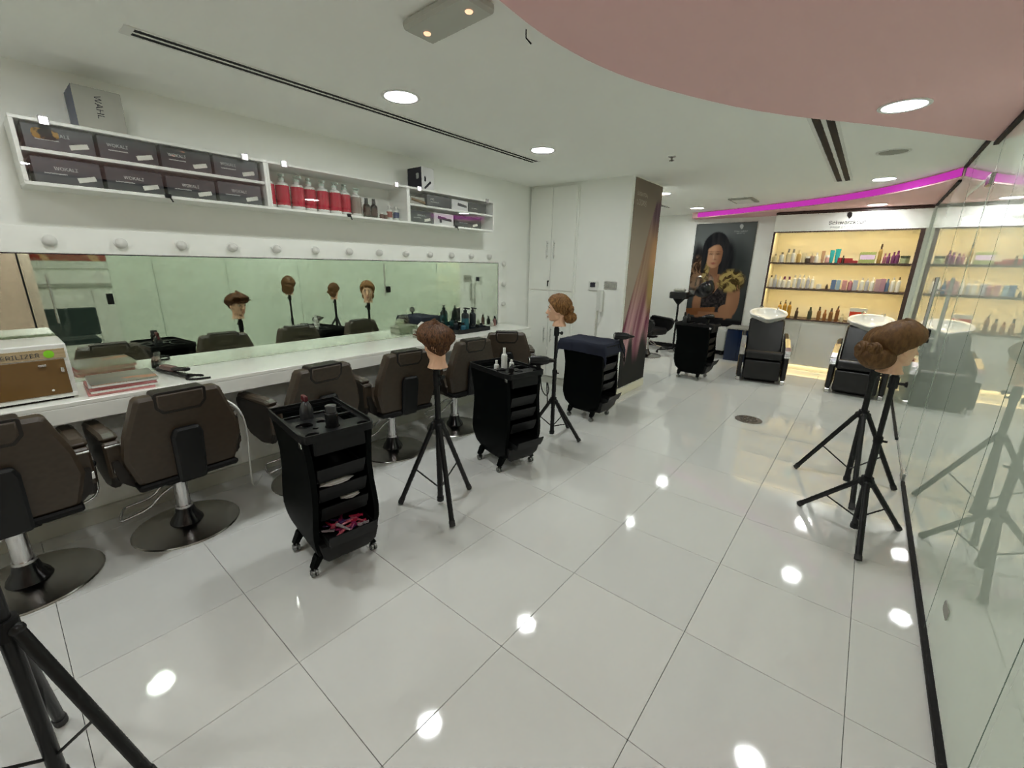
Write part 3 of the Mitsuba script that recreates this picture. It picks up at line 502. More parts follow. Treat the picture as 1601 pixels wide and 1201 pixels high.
thing('hair_straightener', 'black hair straightener with a rosy grip lying beside the magazines', 'hair straightener',
      [('arm', P(move(bx(-.13, .13, -.016, .016, 0, .016, .005), z=.004, rz=0), BLACK)), ('arm', P(move(bx(-.13, .13, -.016, .016, 0, .016, .005), z=.026, ry=-5), BLACK)), ('grip', P(bx(-.09, .02, -.0175, .0175, .022, .046, .005), ROSE)), ('cord', P(tube([(.13, 0, .02), (.17, .01, .02), (.19, .03, .015), (.16, .05, .008), (.12, .05, .006), (.11, .02, .006), (.15, -.03, .006), (.20, -.01, .006), (.22, .05, .006)], .005, sub=2), BLACKM, 50))], T4().translate([-3.45, .69, CT]).rotate([0, 0, 1], 14).scale(1.3))
thing('tissue_box', 'patterned grey tissue box with a white tissue standing on the counter behind the short-haired head', 'tissue box',
      [('box', P(bx(-.075, .075, -.125, .125, .0005, .085, .003), mat('tissue_print', two({'type': 'diffuse', 'reflectance': mikit.proc(lambda p, n, uv: mikit.mix((.20, .20, .17), (.42, .42, .36), mikit.smoothstep(.4, .6, mikit.noise(p.y * 60, p.z * 60))))})))),
       ('tissue', P(move(plate([(-.05, 0), (.03, 0), (.05, .05), (-.01, .09), (-.07, .07)], .012, 'x', bev=.004), z=.085, rx=18, y=-.03), PAPER, 40))], at(-3.47, 2.84, CT, 0))
tray = cat(bx(-.15, .15, -.25, .25, 0, .008, .003), bx(-.15, -.142, -.25, .25, .0075, .045, .002), bx(.142, .15, -.25, .25, .0075, .045, .002), bx(-.142, .142, -.25, -.242, .0075, .045, .002), bx(-.142, .142, .242, .25, .0075, .045, .002))
TRX, TRY = -3.50, 3.44
thing('tray', 'black tray holding bottles on the counter in front of the mirror', 'tray', single=P(tray, BLACK, to_world=at(TRX, TRY, CT)))
TEALP = gloss('teal_label', (.02, .10, .12), .1); DKGL = gloss('dark_glass', (.012, .016, .02), .05)
thing('black_pump_bottle', 'dark pump bottle with a teal label in the black tray', 'bottle', pump_parts(.26, .043, DKGL, BLACK, TEALP, (.1, .7)), at(TRX + .02, TRY - .03, CT + .0085, 40))
thing('black_pump_bottle', 'plain black pump bottle at the right of the black tray', 'bottle', pump_parts(.25, .038, DKGL, BLACK, None), at(TRX - .01, TRY + .12, CT + .0085, 60))
BLUEB = gloss('blue_jar', (.03, .12, .17), .05)
for i, (x, y, h, r, m, l) in enumerate(((.06, -.10, .10, .03, BLUEB, 'teal blue bottle at the left of the tray'), (-.05, -.11, .12, .026, DKGL, 'slim dark bottle behind the teal one in the tray'), (.08, .03, .075, .03, DKGL, 'short dark jar at the tray front'), (-.04, .04, .11, .03, BLUEB, 'blue bottle between the two pump bottles'), (.06, .19, .07, .032, DKGL, 'short dark jar at the right end of the tray'))):
    thing('tray_bottle', l, 'bottle', flip_parts(h, r, m, BLACK), at(TRX + x, TRY + y, CT + .0085))
for i, (x, y, h, m, l) in enumerate(((-3.56, 4.0, .12, gloss('rosy_bottle', (.16, .08, .07), .1), 'rosy brown bottle at the right end of the counter'), (-3.60, 4.06, .10, DKGL, 'dark bottle behind the rosy one at the right end of the counter'), (-3.54, 3.93, .07, CLEARP, 'small clear bottle left of the rosy one on the counter end'))):
    thing('small_bottle', l, 'bottle', flip_parts(h, .022, m, BLACK if i < 2 else BOTW), at(x, y, CT))

# ================================================================== SALON CHAIRS (face -x)
def chair_parts():
    base = lathe([(.275, .0), (.278, .004), (.272, .010), (.10, .030), (.085, .034)], 40)
    foot = lathe([(.088, .031), (.082, .05), (.058, .085), (.048, .125), (.046, .13)], 20)
    col = cat(cyl((0, 0, .13), (0, 0, .36), .037, n=18), cyl((0, 0, .13), (0, 0, .145), .046, n=18), cyl((0, 0, .31), (0, 0, .36), .045, n=18))
    mech = cat(bx(-.16, .16, -.09, .09, .36, .385, .004), bx(-.12, .14, -.06, .06, .385, .41, .004))
    seat = plate(rounded([(-.26, -.245), (.22, -.245), (.22, .245), (-.26, .245)], .06), .12, 'z', .475, .025)
    prof = rounded([(-.225, .455), (.225, .455), (.268, .62), (.25, .74), (.185, .940), (-.185, .940), (-.25, .74), (-.268, .62)], .03)
    back = plate(prof, .095, 'x', 0, .018)
    hr_o = rounded([(-.112, .952), (.112, .952), (.112, .875), (.082, .838), (-.082, .838), (-.112, .875)], .012)
    seam = plate(np.array(Polygon(hr_o).buffer(.004).exterior.coords)[:-1], .0975, 'x', 0, .002)
    head = plate(hr_o, .110, 'x', 0, .016)
    cover = plate(rounded([(-.066, .42), (.066, .42), (.072, .70), (.055, .745), (-.055, .745), (-.072, .70)], .02), .045, 'x', .062, .012)
    rim = cat(*[bx(-.05, .058, s * .12 - .115, s * .12 + .115, .425, .462, .01) for s in (-1, 1)])
    def lean(m):
        m = m.copy(); v = np.array(m.vertices); v[:, 0] += .245 + (v[:, 2] - .46) * .13; m.vertices = v; return m
    parts = [('base', P(cat(base, ), DARKCHROME, 30)), ('base_cone', P(foot, BLACKGL, 40)), ('column', P(col, CHROME, 40)), ('mechanism', P(mech, BLACKM)),
             ('seat', P(seat, LEATHER, 40)), ('backrest', P(lean(back), LEATHER, 35)), ('headrest', P(lean(head), LEATHER, 35), [('seam', P(lean(seam), LEATHD, 35))]),
             ('back_cover', P(lean(cover), BLACK, 35)), ('back_rim', P(lean(rim), BLACKM))]
    for s in (-1, 1):
        side = rounded([(-.34, .655), (-.31, .69), (.12, .705), (.165, .69), (.17, .50), (.12, .425), (-.02, .40), (-.18, .43), (-.30, .53)], .03)
        shell = plate(side, .045, 'y', s * .287, .012)
        pad = plate(rounded([(-.31, .675), (.14, .692), (.165, .72), (.11, .735), (-.28, .712)], .008), .072, 'y', s * .280, .014)
        cap = bx(.145, .178, s * .280 - .034, s * .280 + .034, .50, .70, .010)
        strip = bx(.168, .1815, s * .290 - .008, s * .290 + .020, .53, .57, .003)
        parts.append(('armrest', P(shell, LEATHD, 35), [('pad', P(pad, LEATHER, 35)), ('end_pad', P(cat(cap), LEATHER)), ('buckle', P(strip, CHROME)), ('trim', P(bx(.1785, .1815, s * .280 - .030, s * .280 + .030, .675, .684, .001), CHROME))]))
    fr = tube([(-.03, -.05, .30), (-.09, -.07, .27), (-.15, -.07, .20), (-.27, -.09, .17), (-.29, -.07, .165), (-.29, .07, .165), (-.27, .09, .17), (-.15, .07, .20), (-.09, .07, .27), (-.03, .05, .30)], .007, sub=2)
    shell2 = plate(rounded([(-.30, .60), (-.285, .48), (-.21, .405), (.21, .405), (.285, .48), (.30, .60), (.27, .60), (.24, .50), (-.24, .50), (-.27, .60)], .012), .05, 'x', .175)
    parts.append(('seat_shell', P(shell2, LEATHD, 30)))
    parts.append(('footrest', P(move(fr, rz=72), CHROME, 50)))
    return parts
BLACKGL = gloss('black_gloss', (.008, .008, .010), .04)
cp = chair_parts()
lever = P(cat(tube([(.04, .07, .37), (.06, .24, .36), (.05, .315, .39), (.02, .325, .46), (.02, .328, .54)], .006, sub=2)), CHROME, 50); knob = P(ell(.02, .328, .555, .012, .012, .018, 2), BLACK, True)
chairs = [(-3.03, -.14, 2, 'brown salon chair nearest the camera, cut off by the left photo edge'), (-3.05, .53, 3, 'brown salon chair in front of the magazines, second from the camera'), (-3.04, 1.32, 4, 'brown salon chair behind the tallest nearest black trolley'),
          (-3.03, 2.05, -5, 'brown salon chair behind the tripod with the short-haired head'), (-3.03, 2.80, -6, 'brown salon chair just left of the trolley with white bottles'), (-3.0, 3.56, -48, 'brown salon chair at the far end of the counter, turned to the wardrobe')]
for i, (x, y, rz, l) in enumerate(chairs):
    k = thing('salon_chair', l, 'chair', cp, at(x, y, 0, rz), 'brown salon chairs along the counter')
    if i in (0, 3):
        scene[k + '__lever'] = {**lever, 'to_world': at(x, y, 0, rz)}; lab(k + '__lever', 'thin chrome lever'); scene[k + '__lever__knob'] = {**knob, 'to_world': at(x, y, 0, rz)}
thing('white_cable', 'thin white cable hanging over the arm of the second salon chair to the floor', 'cable', single=P(tube([(-3.14, .84, .72), (-3.02, .82, .77), (-2.9, .86, .74), (-2.92, .90, .60), (-3.0, .91, .35), (-3.1, .93, .08), (-3.25, 1.0, .006), (-3.4, 1.1, .006)], .006, sub=2), WHITEP, 50))

# ================================================================== TROLLEYS (drawers open to +x)
def trolley_parts(out=(0, 0, 0, .06), cups=True):
    outline = [(-.275, .80), (-.262, .72), (-.245, .60), (-.245, .40), (-.245, .28), (-.215, .17), (-.15, .105), (-.06, .085), (.10, .083), (.16, .11), (.205, .18), (.232, .30), (.235, .42), (.222, .60), (.222, .72), (.222, .80)]
    zs = np.array([.083, .09, .105, .13, .17, .22, .28, .34, .40, .5, .6, .7, .765, .80]); up_b = np.interp(zs, [p[1] for p in outline[7::-1]], [p[0] for p in outline[7::-1]]); up_f = np.interp(zs, [p[1] for p in outline[8:]], [p[0] for p in outline[8:]])
    def wide(z): return np.interp(z, [.083, .09, .105, .13, .17, .22, .28, .34, .40, .5, .6, .7, .80], [.118, .124, .132, .144, .158, .169, .175, .174, .169, .160, .158, .163, .174])
    parts = []
    for s in (-1, 1):
        n = len(zs); v = []
        for o in (0, -.028):
            for x in (up_b, up_f): v.append(np.c_[x, [s * (wide(z) + o) for z in zs], zs])
        v = np.vstack(v); i = np.arange(n - 1); f = []
        def strip(a, b, flip):
            q = np.vstack([np.c_[i + a * n, i + 1 + a * n, i + 1 + b * n], np.c_[i + a * n, i + 1 + b * n, i + b * n]]); f.append(q[:, ::-1] if flip else q)
        fl = s > 0
        strip(0, 1, fl); strip(3, 2, fl); strip(2, 0, fl); strip(1, 3, fl)
        for e in (0, n - 1):
            q = np.array([[e, e + n, e + 3 * n], [e, e + 3 * n, e + 2 * n]]); f.append(q if (e == 0) != fl else q[:, ::-1])
        parts.append(('side_panel', P(M(v, np.vstack(f)), TROL, 40)))
    parts.append(('back_panel', P(cat(*[hull([(xb + dx, y, z) for (xb, z) in ((a[0], a[1]), (b[0], b[1])) for dx in (.004, .02) for y in (-.115, .115)]) for a, b in zip(outline[:7], outline[1:7])]), TROL)))
    # front lip: the rounded tub front under the lowest drawer
    lip = hull([(x, y * w, z) for (x, z, w) in ((.235, .235, 1.0), (.252, .225, 1.0), (.235, .15, .93), (.205, .10, .70), (.17, .082, .45), (.12, .082, .5), (.12, .235, 1)) for y in (-.152, .152)])
    parts.append(('front_lip', P(lip, TROLG, 30)))
    parts.append(('bottom', P(bx(-.14, .12, -.12, .12, .084, .10, .004), TROL)))
    for i, z in enumerate((.555, .450, .345, .235)):
        o = out[i]; h = .082 if i < 3 else .07; w = .122 if i < 3 else .126; t = .006; x1 = .205 + o + (.025 if i == 3 else 0)
        fr = hull([(x1 + x_, y * q, z + z_) for y in (-w, w) for x_, z_, q in ((0, .012, 1), (.016, h * .55, 1), (.026, h, 1), (.018, h, 1), (-.006, .012, 1), (.002, 0, .9))])
        d = cat(bx(-.18 + o, x1 - .002, -w, w, z, z + t, .001), bx(-.18 + o, x1, -w, -w + t, z + t, z + h * .6), bx(-.18 + o, x1, w - t, w, z + t, z + h * .6), bx(-.18 + o, -.18 + o + t, -w + t, w - t, z + t, z + h * .6), fr)
        parts.append(('drawer', P(d, TROLG)))
    parts.append(('upper_drawer_front', P(cat(bx(.205, .240, -.128, .128, .715, .793, .006)), TROLG)))
    # tray top with wells and holes
    outer = Polygon(rounded([(-.285, -.182), (.20, -.182), (.258, -.165), (.258, .165), (.20, .182), (-.285, .182)], .02))
    wells = [sbox(-.268, -.163, -.12, .163), sbox(-.11, -.155, -.02, .05), sbox(-.11, .06, -.02, .155), sbox(.0, .05, .10, .155)]
    holes = [Point(.21, -.115).buffer(.034, 12), Point(.205, .135).buffer(.03, 12), Point(.15, .0).buffer(.035, 12), Point(.05, -.02).buffer(.022, 10), Point(.225, .085).buffer(.015, 8), Point(.22, .045).buffer(.010, 8), Point(.06, -.105).buffer(.04, 12), Point(.13, -.075).buffer(.014, 8)]
    top = outer
    for w in wells + holes: top = top.difference(w)
    rimp = outer.difference(outer.buffer(-.010))
    parts.append(('tray', P(cat(plate(top, .012, 'z', .812), plate(rimp, .016, 'z', .826), plate(outer.difference(outer.buffer(-.008)), .012, 'z', .800), bx(-.24, .2, -.125, .125, .768, .774, .001)), TROLG)))
    parts.append(('holder', P(cat(bx(.215, .245, -.186, -.181, .775, .80, .002)), STEEL)))
    for x in (-.15, .135):
        for y in (-.165, .165):
            leg = hull([(x + dx, y * .78 + dy, .12) for dx in (-.025, .025) for dy in (-.02, .02)] + [(x + dx, y + dy, .055) for dx in (-.018, .018) for dy in (-.016, .016)])
            parts.append(('caster', P(cat(leg, cyl((x, y, .05), (x, y, .06), .012)), TROL), [('wheel', P(cat(cyl((x, y - .016, .022), (x, y - .004, .022), .022, n=16), cyl((x, y + .004, .022), (x, y + .016, .022), .022, n=16), cyl((x, y - .02, .024), (x, y + .02, .024), .010), bx(x - .006, x + .006, y - .003, y + .003, .02, .05)), WHEEL, 40))]))
    return parts
WHEEL = metal('wheel_metal', (.30, .31, .30), .2)
tp = trolley_parts(); tp2 = trolley_parts((0, 0, .01, .075))
TR = [(-2.11, 1.0, -7), (-2.13, 2.55, -13), (-2.18, 4.05, -3), (-1.86, 6.66, -4)]
tl = ['black hairdressing trolley nearest the camera with bottles in its top tray', 'black hairdressing trolley with white bottles on top, beside the tripod with the short-haired head', 'black hairdressing trolley covered by a dark towel next to the hair poster', 'black hairdressing trolley in front of the model poster']
for i, (x, y, rz) in enumerate(TR): thing('trolley', tl[i], 'trolley', (tp, tp2, tp, tp)[i], at(x, y, 0, rz), 'black hairdressing trolleys')
def ontr(i, x, y, z, rz=0):
    cx, cy, a = TR[i]; c, s = math.cos(math.radians(a)), math.sin(math.radians(a)); return at(cx + x * c - y * s, cy + x * s + y * c, z, a + rz)
SMOKE = gloss('smoke_bottle', (.035, .037, .038), .06); REDT = gloss('dark_red_trigger', (.10, .01, .015), .2)
thing('water_spray', 'smoky spray bottle with a dark red trigger in the tray of the nearest trolley', 'spray bottle',
      [('body', P(lathe([(.030, 0), (.034, .006), (.034, .085), (.022, .115), (.012, .13)], 18), SMOKE, 40)), ('trigger', P(cat(bx(-.035, .02, -.01, .01, .13, .16, .004), move(bx(-.005, .005, -.008, .008, -.04, 0, .002), -.025, 0, .13, ry=20)), REDT))], ontr(0, -.065, -.05, .776))
thing('black_can', 'black capped can standing in the tray of the nearest trolley', 'can', [('body', P(lathe([(.030, 0), (.031, .003), (.031, .11), (.024, .118)], 18), BLACK, 40)), ('cap', P(lathe([(.0255, .118), (.027, .12), (.027, .15), (.022, .153)], 18), SMOKE, 40))], ontr(0, .15, .0, .776))
CLOTHW = prin('white_cloth', (.62, .62, .58), .9)
def blob(seed, a, b, c, amp=.35, sub=3):
    m = trimesh.creation.icosphere(subdivisions=sub); v = np.array(m.vertices); k = 1 + amp * (meshkit.fbm(v * 2.2 + seed, 3, seed) - .5) * 2
    m.vertices = v * k[:, None] * [a, b, c]; return m
thing('white_cloth', 'folded white cloth in the second drawer of the nearest trolley', 'cloth', single=P(move(blob(3, .03, .085, .014), z=.0), CLOTHW, True, to_world=ontr(0, .175, -.02, .528)))
thing('white_cloth', 'crumpled white paper in the third drawer of the nearest trolley', 'cloth', single=P(move(blob(5, .025, .05, .014), z=.0), CLOTHW, True, to_world=ontr(0, .175, .045, .424)))
reds = [mat('clip_%d' % i, two({'type': 'roughplastic', 'diffuse_reflectance': rgb(c), 'alpha': .1})) for i, c in enumerate([(.45, .02, .06), (.30, .02, .10), (.50, .10, .14), (.08, .03, .12), (.40, .35, .36)])]
for i in range(24):
    a, b = rng.uniform(-1, 1, 2); L = .062 + .02 * rng.random()
    clip = cat(hull([(-L / 2, -.006, 0), (L / 2, -.009, .004), (L / 2, .009, .004), (-L / 2, .006, 0), (L / 2, -.008, .012), (L / 2, .008, .012), (-L / 2, 0, .006)]), cyl((L * .15, -.01, .008), (L * .15, .01, .008), .004, n=8))
    thing('hair_clip', 'small %s hair clip in the open bottom drawer of the nearest trolley' % ('red', 'plum', 'pink', 'purple', 'pale')[i % 5], 'hair clip', single=P(move(clip, z=.002, ry=-12 * a, rz=0), reds[i % 5], 30, to_world=ontr(0, .195 + .058 * a, -.005 + .09 * b, .256 + .0042 * (i % 8), 360 * rng.random())), group='hair clips in the bottom drawer of the nearest trolley, %s' % ('red', 'plum', 'pink', 'purple', 'pale')[i % 5])
for i, (x, y, h, r, l) in enumerate(((-.05, -.07, .105, .022, 'short white bottle on the trolley beside the tripod head'), (.0, -.03, .165, .025, 'tall white canister on the trolley beside the tripod head'), (.03, .02, .07, .02, 'low white jar right of the tall canister on the trolley'))):
    thing('white_bottle', l, 'bottle', flip_parts(h, r, BOTW, WHITEP, None), ontr(1, x, y, .8185 if i else .7745))
def dryer(label, to, cord=None):
    body = lathe([(.030, -.09), (.043, -.085), (.046, -.03), (.044, .03), (.036, .075), (.030, .09)], 20)
    body = move(body, ry=90)
    noz = cat(hull([(.085, y * .022, z * .022) for y in (-1, 1) for z in (-1, 1)] + [(.15, y * .035, z * .006) for y in (-1, 1) for z in (-1, 1)]))
    handle = hull([(x, y, z) for x, z in ((-.03, -.02), (.01, -.02)) for y in (-.015, .015)] + [(x, y, -.15) for x in (.005, .035) for y in (-.013, .013)])
    parts = [('barrel', P(body, BLACK, 40)), ('nozzle', P(noz, BLACK)), ('handle', P(handle, BLACK, 30)), ('grille', P(move(lathe([(.031, -.097), (.034, -.093), (.034, -.0905)], 18), ry=90), STEEL, 40))]
    if cord is not None: parts.append(('cord', P(tube(cord, .005, sub=2), BLACKM, 50)))
    return thing('hair_dryer', label, 'hair dryer', parts, to @ T4().scale(.85))
dryer('black hair dryer standing at the right end of the trolley with white bottles', ontr(1, .20, .16, .895, 62), [(.02, 0, -.15), (.03, .02, -.2), (.05, .05, -.30), (.09, .02, -.36), (.10, -.05, -.28), (.06, -.08, -.16), (.08, -.04, -.3), (.10, .0, -.42)])
dryer('black hair dryer with its nozzle pointing to the hair poster on the towel-covered trolley', ontr(2, .26, .12, .915, 42), [(.02, 0, -.15), (.04, .01, -.2), (.07, .02, -.28), (.06, -.02, -.34), (.03, -.04, -.26)])
brush = cat(cyl((0, 0, .02), (.12, 0, .02), .009), cyl((.12, 0, .02), (.21, 0, .02), .02, n=12))
thing('round_brush', 'black round brush lying on the trolley with white bottles', 'brush', single=P(brush, BLACKM, 40, to_world=ontr(1, .03, .03, .826, -40)))
thing('comb', 'dark comb lying on the trolley with white bottles', 'comb', single=P(cat(bx(0, .19, -.004, .004, 0, .004), *[bx(k * .008, k * .008 + .004, -.026, -.004, 0, .003) for k in range(14)]), BLACKM, to_world=ontr(1, .06, -.10, .8355, 20)))
# towel draped over trolley 3
g = np.linspace(-1, 1, 41); gx, gy = np.meshgrid(g, g, indexing='ij'); X, Y = gx * .345, gy * .26
def drape(s, lim): return np.clip(np.abs(s) - lim, 0, None)
ox, oy = drape(X, .275), drape(Y, .182); top_z = .846 + .022 * meshkit.fbm(np.stack([X * 7, Y * 7, X * 0], -1).reshape(-1, 3), 3).reshape(X.shape)
tz = top_z - 1.6 * np.maximum(ox, 0) - 1.5 * np.maximum(oy, 0)
tX = np.sign(X) * np.minimum(np.abs(X), .287 + .03 * meshkit.noise(np.stack([X * 30, Y * 14, X * 0], -1).reshape(-1, 3)).reshape(X.shape)); tY = np.sign(Y) * np.minimum(np.abs(Y), .192 + .01 * meshkit.noise(np.stack([X * 25, Y * 3, X * 0], -1).reshape(-1, 3), 5).reshape(X.shape))
v = np.stack([tX, tY, tz], -1).reshape(-1, 3); n = 41; i, j = np.meshgrid(np.arange(n - 1), np.arange(n - 1), indexing='ij'); a = (i * n + j).ravel()
f = np.vstack([np.c_[a, a + n, a + n + 1], np.c_[a, a + n + 1, a + 1]])
v2 = v.copy(); nn = M(v, f).vertex_normals; v2 = v - nn * .005; N = len(v)
rim = [k * n for k in range(n)] + [(n - 1) * n + k for k in range(1, n)] + [k * n + n - 1 for k in range(n - 2, -1, -1)] + [k for k in range(n - 2, 0, -1)]
fs = [f, f[:, ::-1] + N] + [np.array([[rim[k], rim[(k + 1) % len(rim)], rim[(k + 1) % len(rim)] + N], [rim[k], rim[(k + 1) % len(rim)] + N, rim[k] + N]]) for k in range(len(rim))]
sel = M(np.vstack([v, v2]), np.vstack(fs))
thing('towel', 'dark navy towel draped over the trolley next to the hair poster', 'towel', single=P(sel, TOWEL, 50, to_world=ontr(2, -.035, -.0, .0)))

# ================================================================== TRIPODS AND MANNEQUIN HEADS
def tripod(label, x, y, hub, top, feet, group=None):
    """feet: offsets of the three feet from the pole; hub: height of the leg joint; top: height of the head's seat"""
    parts = [('pole', P(cat(cyl((0, 0, .035), (0, 0, hub + .28), .0195, n=14), cyl((0, 0, .03), (0, 0, .06), .024, n=14)), BLACK, 40)), ('upper_pole', P(cyl((0, 0, hub + .281), (0, 0, top - .07), .0145, n=12), BLACK, 40)),
             ('collar', P(cat(cyl((0, 0, hub - .03), (0, 0, hub + .03), .032, n=16), cyl((0, 0, hub + .26), (0, 0, hub + .30), .023, n=14), cyl((0, 0, hub + .275), (.045, 0, hub + .275), .007, n=8)), BLACKM, 40)),
             ('clamp', P(cat(cyl((0, 0, top - .09), (0, 0, top - .02), .024, n=14), cyl((0, 0, top - .02), (0, 0, top - .001), .018, n=12), cyl((0, 0, top - .06), (.055, 0, top - .06), .008, n=8), cyl((.05, 0, top - .06), (.062, 0, top - .06), .016, n=10)), BLACK, 40))]
    low = min(.14, hub * .3)
    for fx, fy in feet:
        L = math.hypot(fx, fy); d = np.array([fx, fy]) / L; a = np.array([*(d * .03), hub - .005]); b = np.array([fx, fy, .017]); m = a + (b - a) * .56
        leg = cat(cyl(a, b, .0165, n=10), ell(*a, .02, .02, .02, 1))
        br = cyl((d[0] * .018, d[1] * .018, low), m, .005, n=6)
        parts.append(('leg', P(leg, BLACK, 40), [('brace', P(br, BLACK, 40)), ('foot', P(cat(cyl(a + (b - a) * .955, b + (b - a) * .012, .0195, n=10)), RUBBER, 40))]))
    thing('tripod', label, 'tripod', parts, at(x, y, 0), group)

def head_mesh():
    skull = ell(-.012, 0, .215, .098, .077, .100, 3); face = hull(np.vstack([ell(.022, 0, .20, .066, .062, .075, 2).vertices, ell(.048, 0, .115, .030, .030, .022, 2).vertices, ell(.0, .038, .135, .03, .02, .03, 2).vertices, ell(.0, -.038, .135, .03, .02, .03, 2).vertices]))
    neck = cat(lathe([(.068, .05), (.066, .058), (.058, .075), (.053, .095), (.052, .13), (.05, .17)], 28))
    neck.apply_translation((-.022, 0, 0))
    u = man(skull) + man(face) + man(neck)
    for s in (-1, 1): u = u + man(hull(np.vstack([ell(-.012, s * .074, .195, .018, .008, .030, 2).vertices, ell(-.002, s * .071, .175, .010, .006, .014, 2).vertices])))
    u = u + man(hull(np.vstack([ell(.083, 0, .205, .010, .008, .012, 1).vertices, ell(.103, 0, .170, .010, .013, .009, 1).vertices, ell(.08, 0, .162, .010, .012, .006, 1).vertices])))
    m = tri(u.refine_to_length(.007)); m.merge_vertices(); trimesh.smoothing.filter_taubin(m, lamb=.5, nu=.53, iterations=12)
    v = np.array(m.vertices); fr = np.clip((v[:, 0] - .035) / .03, 0, 1)
    def g(y, z, a, b): return np.exp(-((np.abs(v[:, 1]) - y) / a) ** 2 - ((v[:, 2] - z) / b) ** 2)
    v[:, 0] += fr * (-.010 * g(.031, .207, .016, .011) + .005 * g(.031, .228, .022, .007) + .006 * g(0, .140, .020, .006) - .003 * g(0, .133, .02, .003) + .005 * g(0, .127, .017, .006) - .004 * g(0, .116, .016, .006) + .003 * g(0, .103, .016, .010) + .003 * g(.036, .175, .02, .02))
    m.vertices = v; return m
HEAD = P(head_mesh(), SKIN, True)
eyes = P(cat(*[ell(.0745, s * .031, .2065, .010, .0145, .0085, 2) for s in (-1, 1)]), EYEW, True); iris = P(cat(*[ell(.0815, s * .031, .2065, .0042, .0065, .0065, 2) for s in (-1, 1)]), EYED, True)
brow = P(cat(*[tube([(.0885, s * .014, .2285), (.0870, s * .032, .2335), (.0760, s * .050, .2275)], .0028, 6, sub=1) for s in (-1, 1)]), EYED, 50); lips = P(cat(ell(.093, 0, .1395, .0062, .021, .0042, 2), ell(.0935, 0, .1285, .0062, .018, .0046, 2)), LIP, True)
def cap_mesh(low, off, seed, amp=.006, ridge=.004, kr=46, n=150, k=40):
    """hair as one closed shell round the skull: low(az) is its lower edge (elevation, degrees), off(az, el) its thickness over the scalp"""
    az = np.linspace(-np.pi, np.pi, n, endpoint=False); c = np.array([-.012, 0, .212]); V = []
    for t in np.linspace(0, 1, k):
        el_ = np.radians(low(az)) * (1 - t) + np.pi / 2 * t
        d = np.stack([np.cos(el_) * np.cos(az), np.cos(el_) * np.sin(az), np.sin(el_)], 1)
        r = 1 / np.sqrt((d[:, 0] / .098) ** 2 + (d[:, 1] / .077) ** 2 + (d[:, 2] / .100) ** 2)
        fl = np.stack([az * 2.2, np.full(n, t * 2.4), np.zeros(n)], 1)
        wig = meshkit.noise(np.stack([np.cos(az) * 3, np.sin(az) * 3, np.full(n, t * 2.2)], 1), seed) - .5
        rg = np.sin(az * kr + 9 * wig) * np.cos(el_)
        edge = np.clip(t * 9, .12, 1)
        V.append(c + d * (r + (off(az, el_) + amp * 2 * wig + ridge * rg * .5) * edge)[:, None])
    inner = c + (V[0] - c) * .55
    V = np.vstack([inner] + V); i = np.arange(n); j = (i + 1) % n; F = []
    for a in range(k): F += [np.c_[i + a * n, j + a * n, j + (a + 1) * n], np.c_[i + a * n, j + (a + 1) * n, i + (a + 1) * n]]
    V = np.vstack([V, [[c[0], 0, c[2]]]]); F.append(np.c_[j, i, i * 0 + len(V) - 1])
    return M(V, np.vstack(F))
def bun_mesh(x, y, z, a, b, c, seed, turns=5, depth=.10):
    m = trimesh.creation.icosphere(subdivisions=5); v = np.array(m.vertices)
    th = np.arctan2(v[:, 2], v[:, 1]); rho = np.arccos(np.clip(-v[:, 0], -1, 1))
    s = np.abs(np.sin((rho * turns + th) / 1.0 + 2 * meshkit.noise(v * 2, seed)))
    st = np.sin(rho * 60 + th * 9 + 6 * meshkit.noise(v * 3, seed + 1))
    m.vertices = v * (1 - depth + depth * np.sqrt(s) + .012 * st)[:, None] * [a, b, c] + [x, y, z]; return m
def sm(x, a, b): t = np.clip((x - a) / (b - a), 0, 1); return t * t * (3 - 2 * t)
def low_short(az): a = np.abs(np.degrees(az)); return np.interp(a, [0, 40, 62, 80, 95, 115, 180], [24, 26, 8, -6, 2, -28, -52])
def off_short(az, el): return .004 + .028 * sm(el, -.18, .22) + .016 * np.exp(-((el - .45) / .35) ** 2) * (.4 + .6 * np.abs(np.sin(az))) - .006 * sm(el, .8, 1.5) + .024 * sm(np.cos(az), .3, 1) * sm(el, .2, .7)
def low_up(az): a = np.abs(np.degrees(az)); return np.interp(a, [0, 35, 55, 75, 100, 130, 180], [30, 26, 4, -22, -30, -38, -44])
def low_big(az): a = np.abs(np.degrees(az)); return np.interp(a, [0, 35, 55, 75, 95, 120, 180], [34, 30, 14, 0, -12, -32, -42])
def off_up(az, el): return .012 + .020 * sm(el, -.2, .6) + .010 * sm(el, .5, 1.3)
def off_big(az, el): return .018 + .026 * sm(el, -.3, .4) + .012 * sm(np.cos(az), -.2, .8) * sm(el, .1, .8) + .010 * sm(el, .4, 1.3)
def spikes(seed, n):
    r = np.random.default_rng(seed); out = []
    for _ in range(n):
        az = r.uniform(-1.0, 1.0); el_ = r.uniform(.2, .65); d = np.array([math.cos(el_) * math.cos(az), math.cos(el_) * math.sin(az), math.sin(el_)]); p = np.array([-.012, 0, .212]) + d * np.array([.125, .105, .135])
        q = p + d * .02 + np.array([.024, (az + .3) * .02, -.004 + .01 * r.random()]); out.append(cyl(p - d * .03, q, .010, .002, 6))
    return cat(*out)
hair_short = [('hair', P(cat(cap_mesh(low_short, off_short, 4, .011, .008), spikes(3, 26)), HAIR1, True))]
